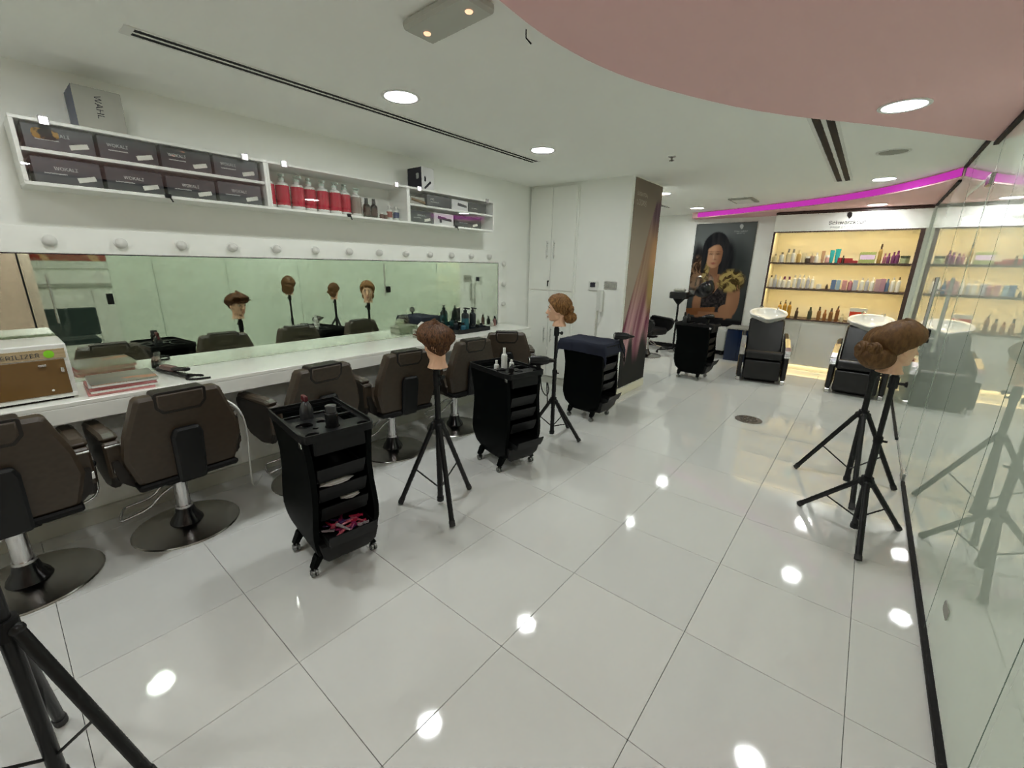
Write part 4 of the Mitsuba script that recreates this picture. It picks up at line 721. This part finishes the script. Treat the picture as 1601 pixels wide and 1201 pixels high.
hair_updo = [('hair', P(cap_mesh(low_up, off_up, 9, .008, .009, 30), HAIR2, True)), ('bun', P(cat(bun_mesh(-.120, .0, .135, .066, .085, .060, 2, 4, .2), bun_mesh(-.115, .035, .215, .040, .040, .045, 6, 4, .24), bun_mesh(-.12, -.035, .21, .038, .040, .040, 8, 4, .24)), HAIR2, True))]
hair_big = [('hair', P(cap_mesh(low_big, off_big, 15, .006, .003, 60), HAIR3, True)), ('bun', P(cat(bun_mesh(-.115, .0, .145, .092, .098, .078, 12, 2, .05), bun_mesh(-.180, .03, .185, .040, .052, .050, 13, 5, .20), bun_mesh(-.165, -.04, .20, .034, .04, .04, 14, 5, .2)), HAIR3, True))]
hair_curl = [('hair', P(cap_mesh(low_big, off_up, 21, .010, .008, 34), HAIR3, True)), ('bun', P(cat(bun_mesh(-.115, .02, .15, .055, .065, .055, 22, 5, .22), bun_mesh(-.14, -.04, .19, .035, .035, .035, 23, 5, .25), bun_mesh(-.10, .05, .22, .03, .035, .03, 24, 5, .25)), HAIR3, True))]
def mannequin(label, x, y, z, rz, hair):
    thing('mannequin_head', label, 'mannequin head', [('skin', HAIR_FREE), ('eyes', eyes, [('iris', iris)]), ('eyebrows', brow), ('lips', lips)] + hair, T4().translate([x, y, z - .0475]).rotate([0, 0, 1], rz).scale(.95), None)
HAIR_FREE = HEAD
def ft(a, r=.29): return [(r * math.cos(math.radians(t)), r * math.sin(math.radians(t))) for t in (a, a + 120, a + 240)]
tripod('black tripod between the two nearest trolleys, carrying the short-haired head', -2.03, 1.73, .60, .985, [(-.205, -.18), (.265, -.135), (.01, .27)])
mannequin('mannequin head with short auburn hair, back to the camera, before the counter', -2.03, 1.73, .985, 164, hair_short)
tripod('black tripod before the wardrobe, carrying the head with a braided bun', -2.14, 3.26, .37, 1.085, [(.28, .05), (-.27, .02), (.0, .29)])
mannequin('mannequin head with a light brown braided bun on the tripod before the wardrobe', -2.14, 3.26, 1.085, 214, hair_updo)
tripod('black tripod nearest the glass partition, in front of the other one', .21, 3.26, .36, 1.055, [(.03, -.355), (-.31, .13), (.225, .20)])
mannequin('mannequin head with a large smooth brown updo, nearest the glass partition', .195, 3.26, 1.055, 34, hair_big)
tripod('black tripod by the glass partition, behind the nearer one', .14, 4.02, .585, .95, [(.29, .12), (-.34, .05), (.05, -.45)])
mannequin('mannequin head with a curled brown bun, half hidden behind the large updo', .14, 4.02, .95, 52, hair_curl)
tripod('black tripod in the lower left corner of the photo, close to the camera', -1.68, -.15, .62, 1.22, [(-.265, .02), (.195, .185), (.10, -.25)])
mannequin('mannequin head on the nearest tripod at the left, seen only in the mirror', -1.68, -.15, 1.22, 170, [('hair', P(cap_mesh(low_up, off_up, 31, .008, .007, 36), HAIR1, True))])

# ================================================================== DISPLAY SHELVES ON THE BACK WALL
DX0, DX1, DY0, DY1 = -1.37, .44, 8.35, 8.78
ds = [('side_panel', P(bx(DX0, DX0 + .022, DY0, DY1, 0, 2.20, .001), WARMBACK)), ('side_panel', P(bx(DX1 - .022, DX1, DY0, DY1, 0, 2.20, .001), WARMBACK)),
      ('edge_strip', P(bx(DX0 - .002, DX0 + .024, DY0 - .012, DY0 - .0005, .845, 2.20, .001), DARKWOOD)), ('edge_strip', P(bx(DX1 - .045, DX1 + .004, DY0 - .012, DY0 - .0005, .845, 2.20, .001), DARKWOOD)),
      ('back_panel', P(bx(DX0 + .0225, DX1 - .0225, DY1 - .02, DY1, .85, 2.20), WARMBACK)), ('base', P(bx(DX0 + .0225, DX1 - .0225, DY0 + .06, DY1, .09, .83), WHITE)),
      ('header', P(bx(DX0, DX1 + .03, DY0 - .012, DY1, 2.2005, 2.455, .002), WHITE)), ('cornice', P(bx(DX0 - .004, DX1 + .034, DY0 - .02, DY1, 2.4555, 2.49, .002), DARKWOOD)),
      ('header_edge', P(bx(DX0 + .0225, DX1 - .045, DY0 - .011, DY0 + .01, 2.188, 2.20, .001), DARKWOOD)), ('plinth', P(bx(DX0 + .03, DX1 - .03, DY0 + .08, DY0 + .1, 0, .0895), WHITE))]
SHZ = (.845, 1.33, 1.73)
for z in SHZ: ds.append(('shelf_board', P(bx(DX0 + .0225, DX1 - .0225, DY0 - .002, DY1 - .0205, z - .016, z, .001), WARMBACK if z < 1 else DARKWOOD, [], ) if False else P(bx(DX0 + .0225, DX1 - .0225, DY0 - .002, DY1 - .0205, z - .016, z, .001), DARKWOOD)))
for k in range(3):
    x0 = DX0 + .024 + k * .588; x1 = x0 + .585
    hx = x1 - .04 if k != 2 else x0 + .04
    ds.append(('door', P(bx(x0, x1, DY0 + .036, DY0 + .0595, .095, .826, .002), WHITE), [('handle', P(cat(cyl((hx, DY0 + .012, .25), (hx, DY0 + .012, .42), .006), cyl((hx, DY0 + .012, .27), (hx, DY0 + .036, .27), .004), cyl((hx, DY0 + .012, .40), (hx, DY0 + .036, .40), .004)), STEEL, 40))]))
def ledstrip(z):
    y, w = DY0 + .05, .018
    return P(M([(DX0 + .05, y - w, z - .004 - w * .6), (DX1 - .05, y - w, z - .004 - w * .6), (DX1 - .05, y + w, z - .004), (DX0 + .05, y + w, z - .004)], [(0, 2, 1), (0, 3, 2)]), GLOWW, emitter=emit(SHELF_LED))
for z in (2.20, 1.73 - .016, 1.33 - .016): ds.append(('light_strip', ledstrip(z)))
ds.append(('light_strip', P(M([(DX0 + .05, DY0 + .045, .088), (DX1 - .05, DY0 + .045, .088), (DX1 - .05, DY0 + .06, .088), (DX0 + .05, DY0 + .06, .088)], [(0, 2, 1), (0, 3, 2)]), GLOWW, emitter=emit([.6 * c for c in SHELF_LED]))))
sx = -.44
INK = diff('sign_ink', (.035, .03, .03))
ds.append(('lettering', P(basis(text('Schwarzkopf', .052, .003), (1, 0, 0), (0, 0, 1), (sx, DY0 - .0125, 2.285)), INK)))
pr = cat(*[move(text(c, .024, .003), x=(k - 5.5) * .033) for k, c in enumerate('PROFESSIONAL')])
ds.append(('lettering', P(basis(pr, (1, 0, 0), (0, 0, 1), (sx, DY0 - .0125, 2.232)), INK)))
ds.append(('emblem', P(basis(move(trimesh.creation.extrude_polygon(Polygon(SIL), .02, engine='earcut'), s=.125), (1, 0, 0), (0, 0, 1), (sx + .01, DY0 - .0125, 2.362)), INK)))
thing('display_shelf', 'tall display unit with three warmly backlit shelves and a white sign header', 'display shelf', ds)
pm = {}
def pmat(c, a=.15):
    k = 'product_%02d%02d%02d' % tuple(int(v * 99) for v in c)
    if k not in pm: pm[k] = gloss(k, c, a)
    return pm[k]
CW, CC, CG, CA, CB, CO, CT_, CR, CP, CS, CU = (.72, .70, .62), (.66, .58, .36), (.22, .21, .18), (.42, .22, .02), (.06, .035, .02), (.05, .055, .03), (.02, .30, .28), (.28, .02, .02), (.14, .03, .09), (.42, .42, .44), (.12, .18, .30)
rowname = ('top', 'middle', 'bottom'); shz = (1.7305, 1.3305, .8455)
cnt = {}
def product(row, zx, w, h, c, kind='flip', cap=None, band=None, name=None, d=0.0):
    """zx: place along the shelf (0 at its left end, 1 at its right end), w and h in metres"""
    w, h = w * 1.18, h * (1.28 if row < 2 else 1.2)
    x = DX0 + .03 + zx * (DX1 - DX0 - .08); z = shz[row]; to = at(x, DY0 + .10 + d, z, -90)
    cc = pmat(cap or c); b = pmat(band) if band else None
    if kind == 'pump': pts = pump_parts(h, w / 2, pmat(c), cc, b)
    elif kind == 'flip': pts = flip_parts(h, w / 2, pmat(c), cc, b)
    elif kind == 'tube': pts = [('body', P(hull([(y * .012, x_ * w / 2, h - .004) for y in (-.3, .3) for x_ in (-1, 1)] + [(w * .36 * math.cos(t), w * .42 * math.sin(t), .03) for t in np.arange(10) * .628]), pmat(c), 40)), ('cap', P(cyl((0, 0, 0), (0, 0, .0295), w * .34, n=14), cc, 40))]
    elif kind == 'jar': pts = [('body', P(lathe([(w * .45, 0), (w * .5, .004), (w * .5, h * .66), (w * .46, h * .7)], 18), pmat(c), 40)), ('lid', P(lathe([(w * .49, h * .7), (w * .51, h * .71), (w * .51, h * .96), (w * .47, h)], 18), cc, 40))]
    elif kind == 'box': pts = [('body', P(bx(-.03, .03, -w / 2, w / 2, 0, h, .002), pmat(c)))] + ([('label', P(bx(.0298, .0308, -w / 2 + .008, w / 2 - .008, h * .34, h * .74), b))] if b else [])
    else: pts = []
    noun = {'pump': 'pump bottle', 'flip': 'capped bottle', 'tube': 'tube', 'jar': 'jar', 'box': 'box'}[kind]
    nm = {CW: 'white', CC: 'cream', CG: 'grey', CA: 'amber', CB: 'dark brown', CO: 'dark olive', CT_: 'teal', CR: 'dark red', CP: 'purple', CS: 'silver grey', CU: 'blue'}.get(c, name or 'tan')
    k = (row, nm, noun); cnt[k] = cnt.get(k, 0) + 1
    todo.append((name or noun, row, nm, noun, cnt[k], pts, to, band, cap))
todo = []
W = 1.80
for q in ((.02, .055, .10, CC, 'pump', CG), (.075, .06, .125, CW, 'pump', CB), (.125, .05, .165, CC, 'flip', CG), (.165, .05, .165, CW, 'flip', CG), (.21, .05, .15, (.50, .33, .10), 'flip', CC), (.25, .05, .12, CC, 'tube', None), (.285, .06, .075, CB, 'jar', CW), (.315, .05, .115, (.35, .22, .15), 'flip', CC), (.35, .045, .12, CW, 'flip', None), (.395, .04, .145, (.45, .26, .14), 'tube', None), (.43, .05, .09, (.55, .30, .26), 'jar', CW),
          (.460, .050, .15, CT_, 'tube', None), (.500, .055, .165, CT_, 'tube', None), (.52, .05, .06, CR, 'jar', None), (.545, .03, .085, CB, 'flip', None), (.585, .085, .055, CR, 'box', None), (.63, .06, .03, CR, 'box', None), (.79, .04, .215, (.30, .18, .04), 'flip', CB), (.825, .035, .11, (.30, .10, .12), 'flip', None), (.85, .035, .115, CP, 'flip', None), (.88, .04, .125, CP, 'flip', None), (.905, .045, .14, CP, 'flip', None), (.955, .09, .085, (.28, .30, .16), 'jar', CO)):
    product(0, q[0], q[1], q[2], q[3], q[4], q[5])
product(0, .71, .16, .125, (.30, .32, .10), 'box', None, (.62, .45, .55))
for q in ((.02, .045, .15, CW, 'pump', CB), (.055, .05, .16, CS, 'flip', None), (.095, .05, .14, CW, 'flip', None), (.13, .055, .14, CW, 'flip', CP), (.17, .05, .14, CW, 'flip', CP), (.215, .042, .16, CW, 'pump', CS), (.25, .042, .165, CS, 'pump', CS), (.285, .042, .165, CW, 'pump', CS), (.32, .042, .16, CS, 'pump', CW), (.355, .042, .155, CW, 'pump', None), (.41, .06, .06, CW, 'jar', None), (.47, .03, .06, CB, 'flip', None), (.515, .05, .115, CU, 'box', CW), (.55, .04, .115, (.30, .42, .50), 'box', None), (.595, .05, .115, (.55, .26, .24), 'box', None), (.635, .05, .13, (.48, .20, .22), 'pump', CW), (.67, .05, .12, CS, 'box', None),
          (.715, .045, .15, CW, 'pump', CS), (.75, .04, .155, CS, 'pump', CW), (.785, .045, .16, CW, 'flip', None), (.82, .05, .14, (.45, .28, .28), 'box', None), (.855, .05, .145, (.40, .22, .26), 'box', None), (.885, .04, .145, CU, 'flip', None), (.92, .045, .165, CW, 'pump', CS), (.955, .045, .165, CW, 'pump', CB)):
    product(1, q[0], q[1], q[2], q[3], q[4], q[5])
for q in ((.05, .05, .10, CW, 'jar', None), (.135, .048, .215, (.50, .28, .04), 'pump', CB), (.175, .048, .235, CA, 'pump', CB), (.215, .048, .22, CA, 'pump', CB), (.28, .04, .145, CB, 'flip', None), (.385, .05, .165, CO, 'flip', None), (.455, .045, .175, (.26, .12, .03), 'flip', CB), (.50, .042, .14, (.30, .12, .03), 'flip', None), (.545, .045, .165, (.22, .10, .025), 'flip', CB), (.59, .042, .20, (.20, .08, .02), 'pump', CB), (.63, .04, .10, CC, 'flip', None), (.835, .06, .12, (.60, .20, .16), 'box', CW), (.90, .05, .14, CW, 'flip', None)):
    product(2, q[0], q[1], q[2], q[3], q[4], q[5])
product(2, .735, .18, .19, CW, 'box', None, (.65, .06, .02))
ords = ['first', 'second', 'third', 'fourth', 'fifth', 'sixth', 'seventh', 'eighth', 'ninth', 'tenth', 'eleventh', 'twelfth', 'thirteenth', 'fourteenth']
for name, row, nm, noun, i, pts, to, band, cap in todo:
    tot = cnt[(row, nm, noun)]
    l = '%s %s on the %s backlit shelf' % (nm, noun, rowname[row]) if tot == 1 else '%s %s, %s of its colour from the left on the %s backlit shelf' % (nm, noun, ords[i - 1], rowname[row])
    if band: l = '%s %s with a coloured front panel on the %s backlit shelf' % (nm, noun, rowname[row])
    thing(noun.replace(' ', '_').replace('pump_bottle', 'shelf_pump_bottle').replace('capped_', 'shelf_'), l, noun.split()[-1], pts, to, '%ss on the %s backlit shelf' % (noun, rowname[row]))

# ================================================================== WASH UNITS (front towards -y)
BOWL_IN = gloss('bowl_inside', (.66, .67, .65), .03)
def wash_parts():
    w = .245
    seat = plate(rounded([(.02, .34), (.56, .30), (.58, .40), (.06, .465), (.02, .44)], .03), 2 * w, 'x', 0, .02)
    back = plate(rounded([(.46, .36), (.56, .33), (.86, .80), (.80, .87), (.72, .84)], .03), 2 * w - .01, 'x', 0, .02)
    leg = plate(rounded([(-.02, .05), (.07, .05), (.09, .325), (.0, .325)], .02), 2 * w - .02, 'x', 0, .014)
    parts = [('seat', P(seat, LEATHB, 40)), ('backrest', P(back, LEATHB, 40)), ('leg_rest', P(leg, LEATHB, 40)), ('plinth', P(bx(-.2, .2, .12, 1.05, .0, .06, .006), BLACKM)), ('body', P(bx(-.235, .235, .10, .62, .0605, .30, .01), BLACKM))]
    for s in (-1, 1):
        x = s * .285
        arm = plate(rounded([(.0, .06), (.62, .06), (.86, .60), (.78, .66), (.06, .50), (.0, .44)], .03), .05, 'x', x, .008)
        wood = plate(rounded([(.03, .07), (.62, .07), (.85, .60), (.78, .645), (.08, .49), (.03, .42)], .02), .008, 'x', s * .3145)
        chrome = plate(rounded([(-.012, .40), (.012, .38), (.02, .47), (.10, .525), (.42, .60), (.41, .625), (.06, .545), (-.008, .50)], .008), .07, 'x', x, .004)
        ribs = cat(*[bx(x - .036, x + .036, -.016, -.006, .40 + .028 * k, .415 + .028 * k, .003) for k in range(4)])
        parts.append(('armrest', P(arm, LEATHB, 35), [('side_panel', P(wood, WOODGOLD)), ('chrome_strip', P(chrome, CHROME, 35)), ('rib', P(ribs, CHROME))]))
        parts.append(('foot', P(bx(x - .03, x + .03, -.0, .06, 0, .06, .008), CHROME)))
    # bowl: an oval shell with a rolled rim, notched at the neck
    th = np.linspace(0, 2 * np.pi, 48, endpoint=False)
    prof = [(.10, -.17), (.19, -.13), (.235, -.06), (.262, .0), (.270, .012), (.262, .022), (.232, .016), (.205, -.035), (.15, -.09), (.05, -.115)]
    m = lathe(prof, 48); v = np.array(m.vertices); ang = np.arctan2(v[:, 1], v[:, 0]); nt = np.exp(-((np.degrees(ang) + 90) / 17) ** 2); r = np.hypot(v[:, 0], v[:, 1])
    v[:, 2] -= .03 * nt * np.clip((r - .15) / .1, 0, 1); v[:, 1] *= .95; m.vertices = v
    m = move(m, y=.90, z=.935, rx=13)
    parts.append(('bowl', P(m, CERAM, 50), [('waste', P(cyl((0, .94, .812), (0, .94, .822), .022), CHROME, 40)), ('faucet', P(cat(cyl((-.12, 1.13, .95), (-.12, 1.13, 1.0), .018), tube([(-.12, 1.13, 1.0), (-.12, 1.10, 1.04), (-.08, 1.03, 1.03)], .010, sub=2), cyl((.12, 1.13, .95), (.12, 1.13, .99), .014), cyl((.12, 1.13, .99), (.14, 1.05, 1.02), .009)), CHROME, 40))]))
    parts.append(('pedestal', P(hull([(x, y, .06) for x in (-.13, .13) for y in (.82, 1.05)] + [(x, y, .775) for x in (-.11, .11) for y in (.87, 1.03)]), BLACKM, 30)))
    return parts
wp = wash_parts()
thing('wash_unit', 'black shampoo chair with a white basin, left of the two before the display shelves', 'shampoo chair', wp, at(-1.005, 7.02, 0, 11), 'black shampoo chairs with white basins')
thing('wash_unit', 'black shampoo chair with a white basin, right one behind the mannequin heads', 'shampoo chair', wp, at(.085, 7.10, 0, -1), 'black shampoo chairs with white basins')
thing('low_cabinet', 'low dark blue glossy cabinet with a grey top behind the left shampoo chair', 'cabinet', [('body', P(bx(-1.85, -1.43, 8.42, 8.86, .0, .57, .003), NAVY)), ('worktop', P(bx(-1.87, -1.41, 8.40, 8.87, .5705, .60, .003), GREYBOX)), ('door', P(bx(-1.84, -1.65, 8.408, 8.4195, .04, .55, .002), NAVY)), ('door', P(bx(-1.64, -1.44, 8.408, 8.4195, .04, .55, .002), NAVY))])
thing('wall_radiator', 'pale ribbed box standing at the back wall below the model poster', 'heater', [('body', P(bx(-2.16, -1.95, 8.80, 8.872, .09, .48, .006), WHITEP)), ('foot', P(bx(-2.14, -2.10, 8.81, 8.86, 0, .0895), BLACKM)), ('foot', P(bx(-2.01, -1.97, 8.81, 8.86, 0, .0895), BLACKM))])
# floor drain
dr_ = Point(0, 0).buffer(.135, 24)
for k in range(-3, 4): dr_ = dr_.difference(sbox(-.085, k * .03 - .006, .085, k * .03 + .006))
thing('floor_drain', 'round dark metal drain grate in the tile floor', 'floor drain', [('grate', P(plate(dr_, .004, 'z', .0025), DRAIN)), ('pit', P(cyl((0, 0, -.0004), (0, 0, .0004), .12, n=24), BLACKM))], at(-.77, 5.13, .0006, 20))
# hood steamer on its stand
st = []
for k in range(5):
    a = math.radians(72 * k + 10); p = (.32 * math.cos(a), .32 * math.sin(a))
    st.append(('leg', P(cat(hull([(0, .02, .10), (0, -.02, .10), (0, 0, .06)] + [(p[0], p[1] + d, z) for d in (-.012, .012) for z in (.045, .065)])), BLACK), [('caster', P(cyl((p[0], p[1] - .012, .022), (p[0], p[1] + .012, .022), .022), RUBBER, 40))]))
st += [('pole', P(cat(cyl((0, 0, .08), (0, 0, 1.0), .018), cyl((0, 0, .60), (0, 0, .64), .03)), BLACK, 40)), ('bracket', P(hull([(-.02, -.02, .94), (.02, .02, .94), (-.10, -.05, 1.04), (.10, .05, 1.04), (-.10, .05, 1.04), (.10, -.05, 1.04)]), BLACK)),
       ('control_box', P(bx(-.16, .16, -.09, .09, 1.045, 1.17, .015), BLACKGL, 30)), ('water_tank', P(bx(-.10, .10, -.07, .07, 1.175, 1.23, .02), CLEARP)), ('arm', P(tube([(.15, 0, 1.10), (.26, 0, 1.12), (.32, -.02, 1.18)], .025, sub=2), BLACK, 40)),
       ('hood', P(move(cap_ := lathe([(.02, -.16), (.11, -.12), (.155, -.04), (.16, .0), (.150, .0), (.14, -.04), (.10, -.11), (.02, -.145)], 28), x=.44, y=-.05, z=1.27, ry=-50, rz=-20, s=1.15), BLACKGL, 40)), ('visor', P(move(lathe([(.155, -.02), (.19, .03), (.195, .08), (.185, .13), (.181, .13), (.19, .08), (.186, .03), (.151, -.02)], 28), x=.44, y=-.05, z=1.27, ry=-50, rz=-20, s=1.15), mat('smoked_visor', {'type': 'dielectric', 'int_ior': 1.49}), 40))]
thing('hood_steamer', 'black hair steamer with a clear hood on a wheeled stand before the model poster', 'hair steamer', st, at(-2.78, 8.42, 0))
def recolour(parts, m): return [(a[0], {**a[1], 'bsdf': {'type': 'ref', 'id': m}} if 'leather' in a[1]['bsdf']['id'] else a[1], *a[2:]) for a in parts]
def recolour2(parts, m): return [(a[0], a[1], [(s[0], {**s[1], 'bsdf': {'type': 'ref', 'id': m}} if 'leather' in s[1]['bsdf']['id'] else s[1]) for s in (a[2] if len(a) > 2 else [])]) for a in recolour(parts, m)]
thing('black_salon_chair', 'black salon chair half hidden behind the hair poster', 'chair', recolour2(cp, LEATHB), at(-3.05, 7.75, 0, 165))
# small things on the trolley before the model poster
dryer('black hair dryer lying on the trolley before the model poster', ontr(3, .12, .02, .93, -110))
thing('styling_bottle', 'round black bottle on the trolley before the model poster', 'bottle', flip_parts(.17, .04, BLACKGL, SMOKE), ontr(3, -.195, .06, .776))
thing('styling_bottle', 'grey spray bottle beside the dryer on the trolley before the model poster', 'bottle', flip_parts(.20, .032, SMOKE, BLACK), ontr(3, -.195, -.06, .776))
thing('banner_stand', 'beige roll-up banner beyond the left photo edge, seen at the left end of the mirror', 'banner', [('sheet', P(bx(.30, .31, -.35, .30, .08, 1.75, .001), mat('banner_print', two({'type': 'diffuse', 'reflectance': rgb((.60, .45, .36))})))), ('base', P(bx(.24, .37, -.37, .32, 0, .08, .006), STEEL)), ('edge', P(cyl((.30, .315, .08), (.30, .315, 1.75), .008), BLACK, 40))])
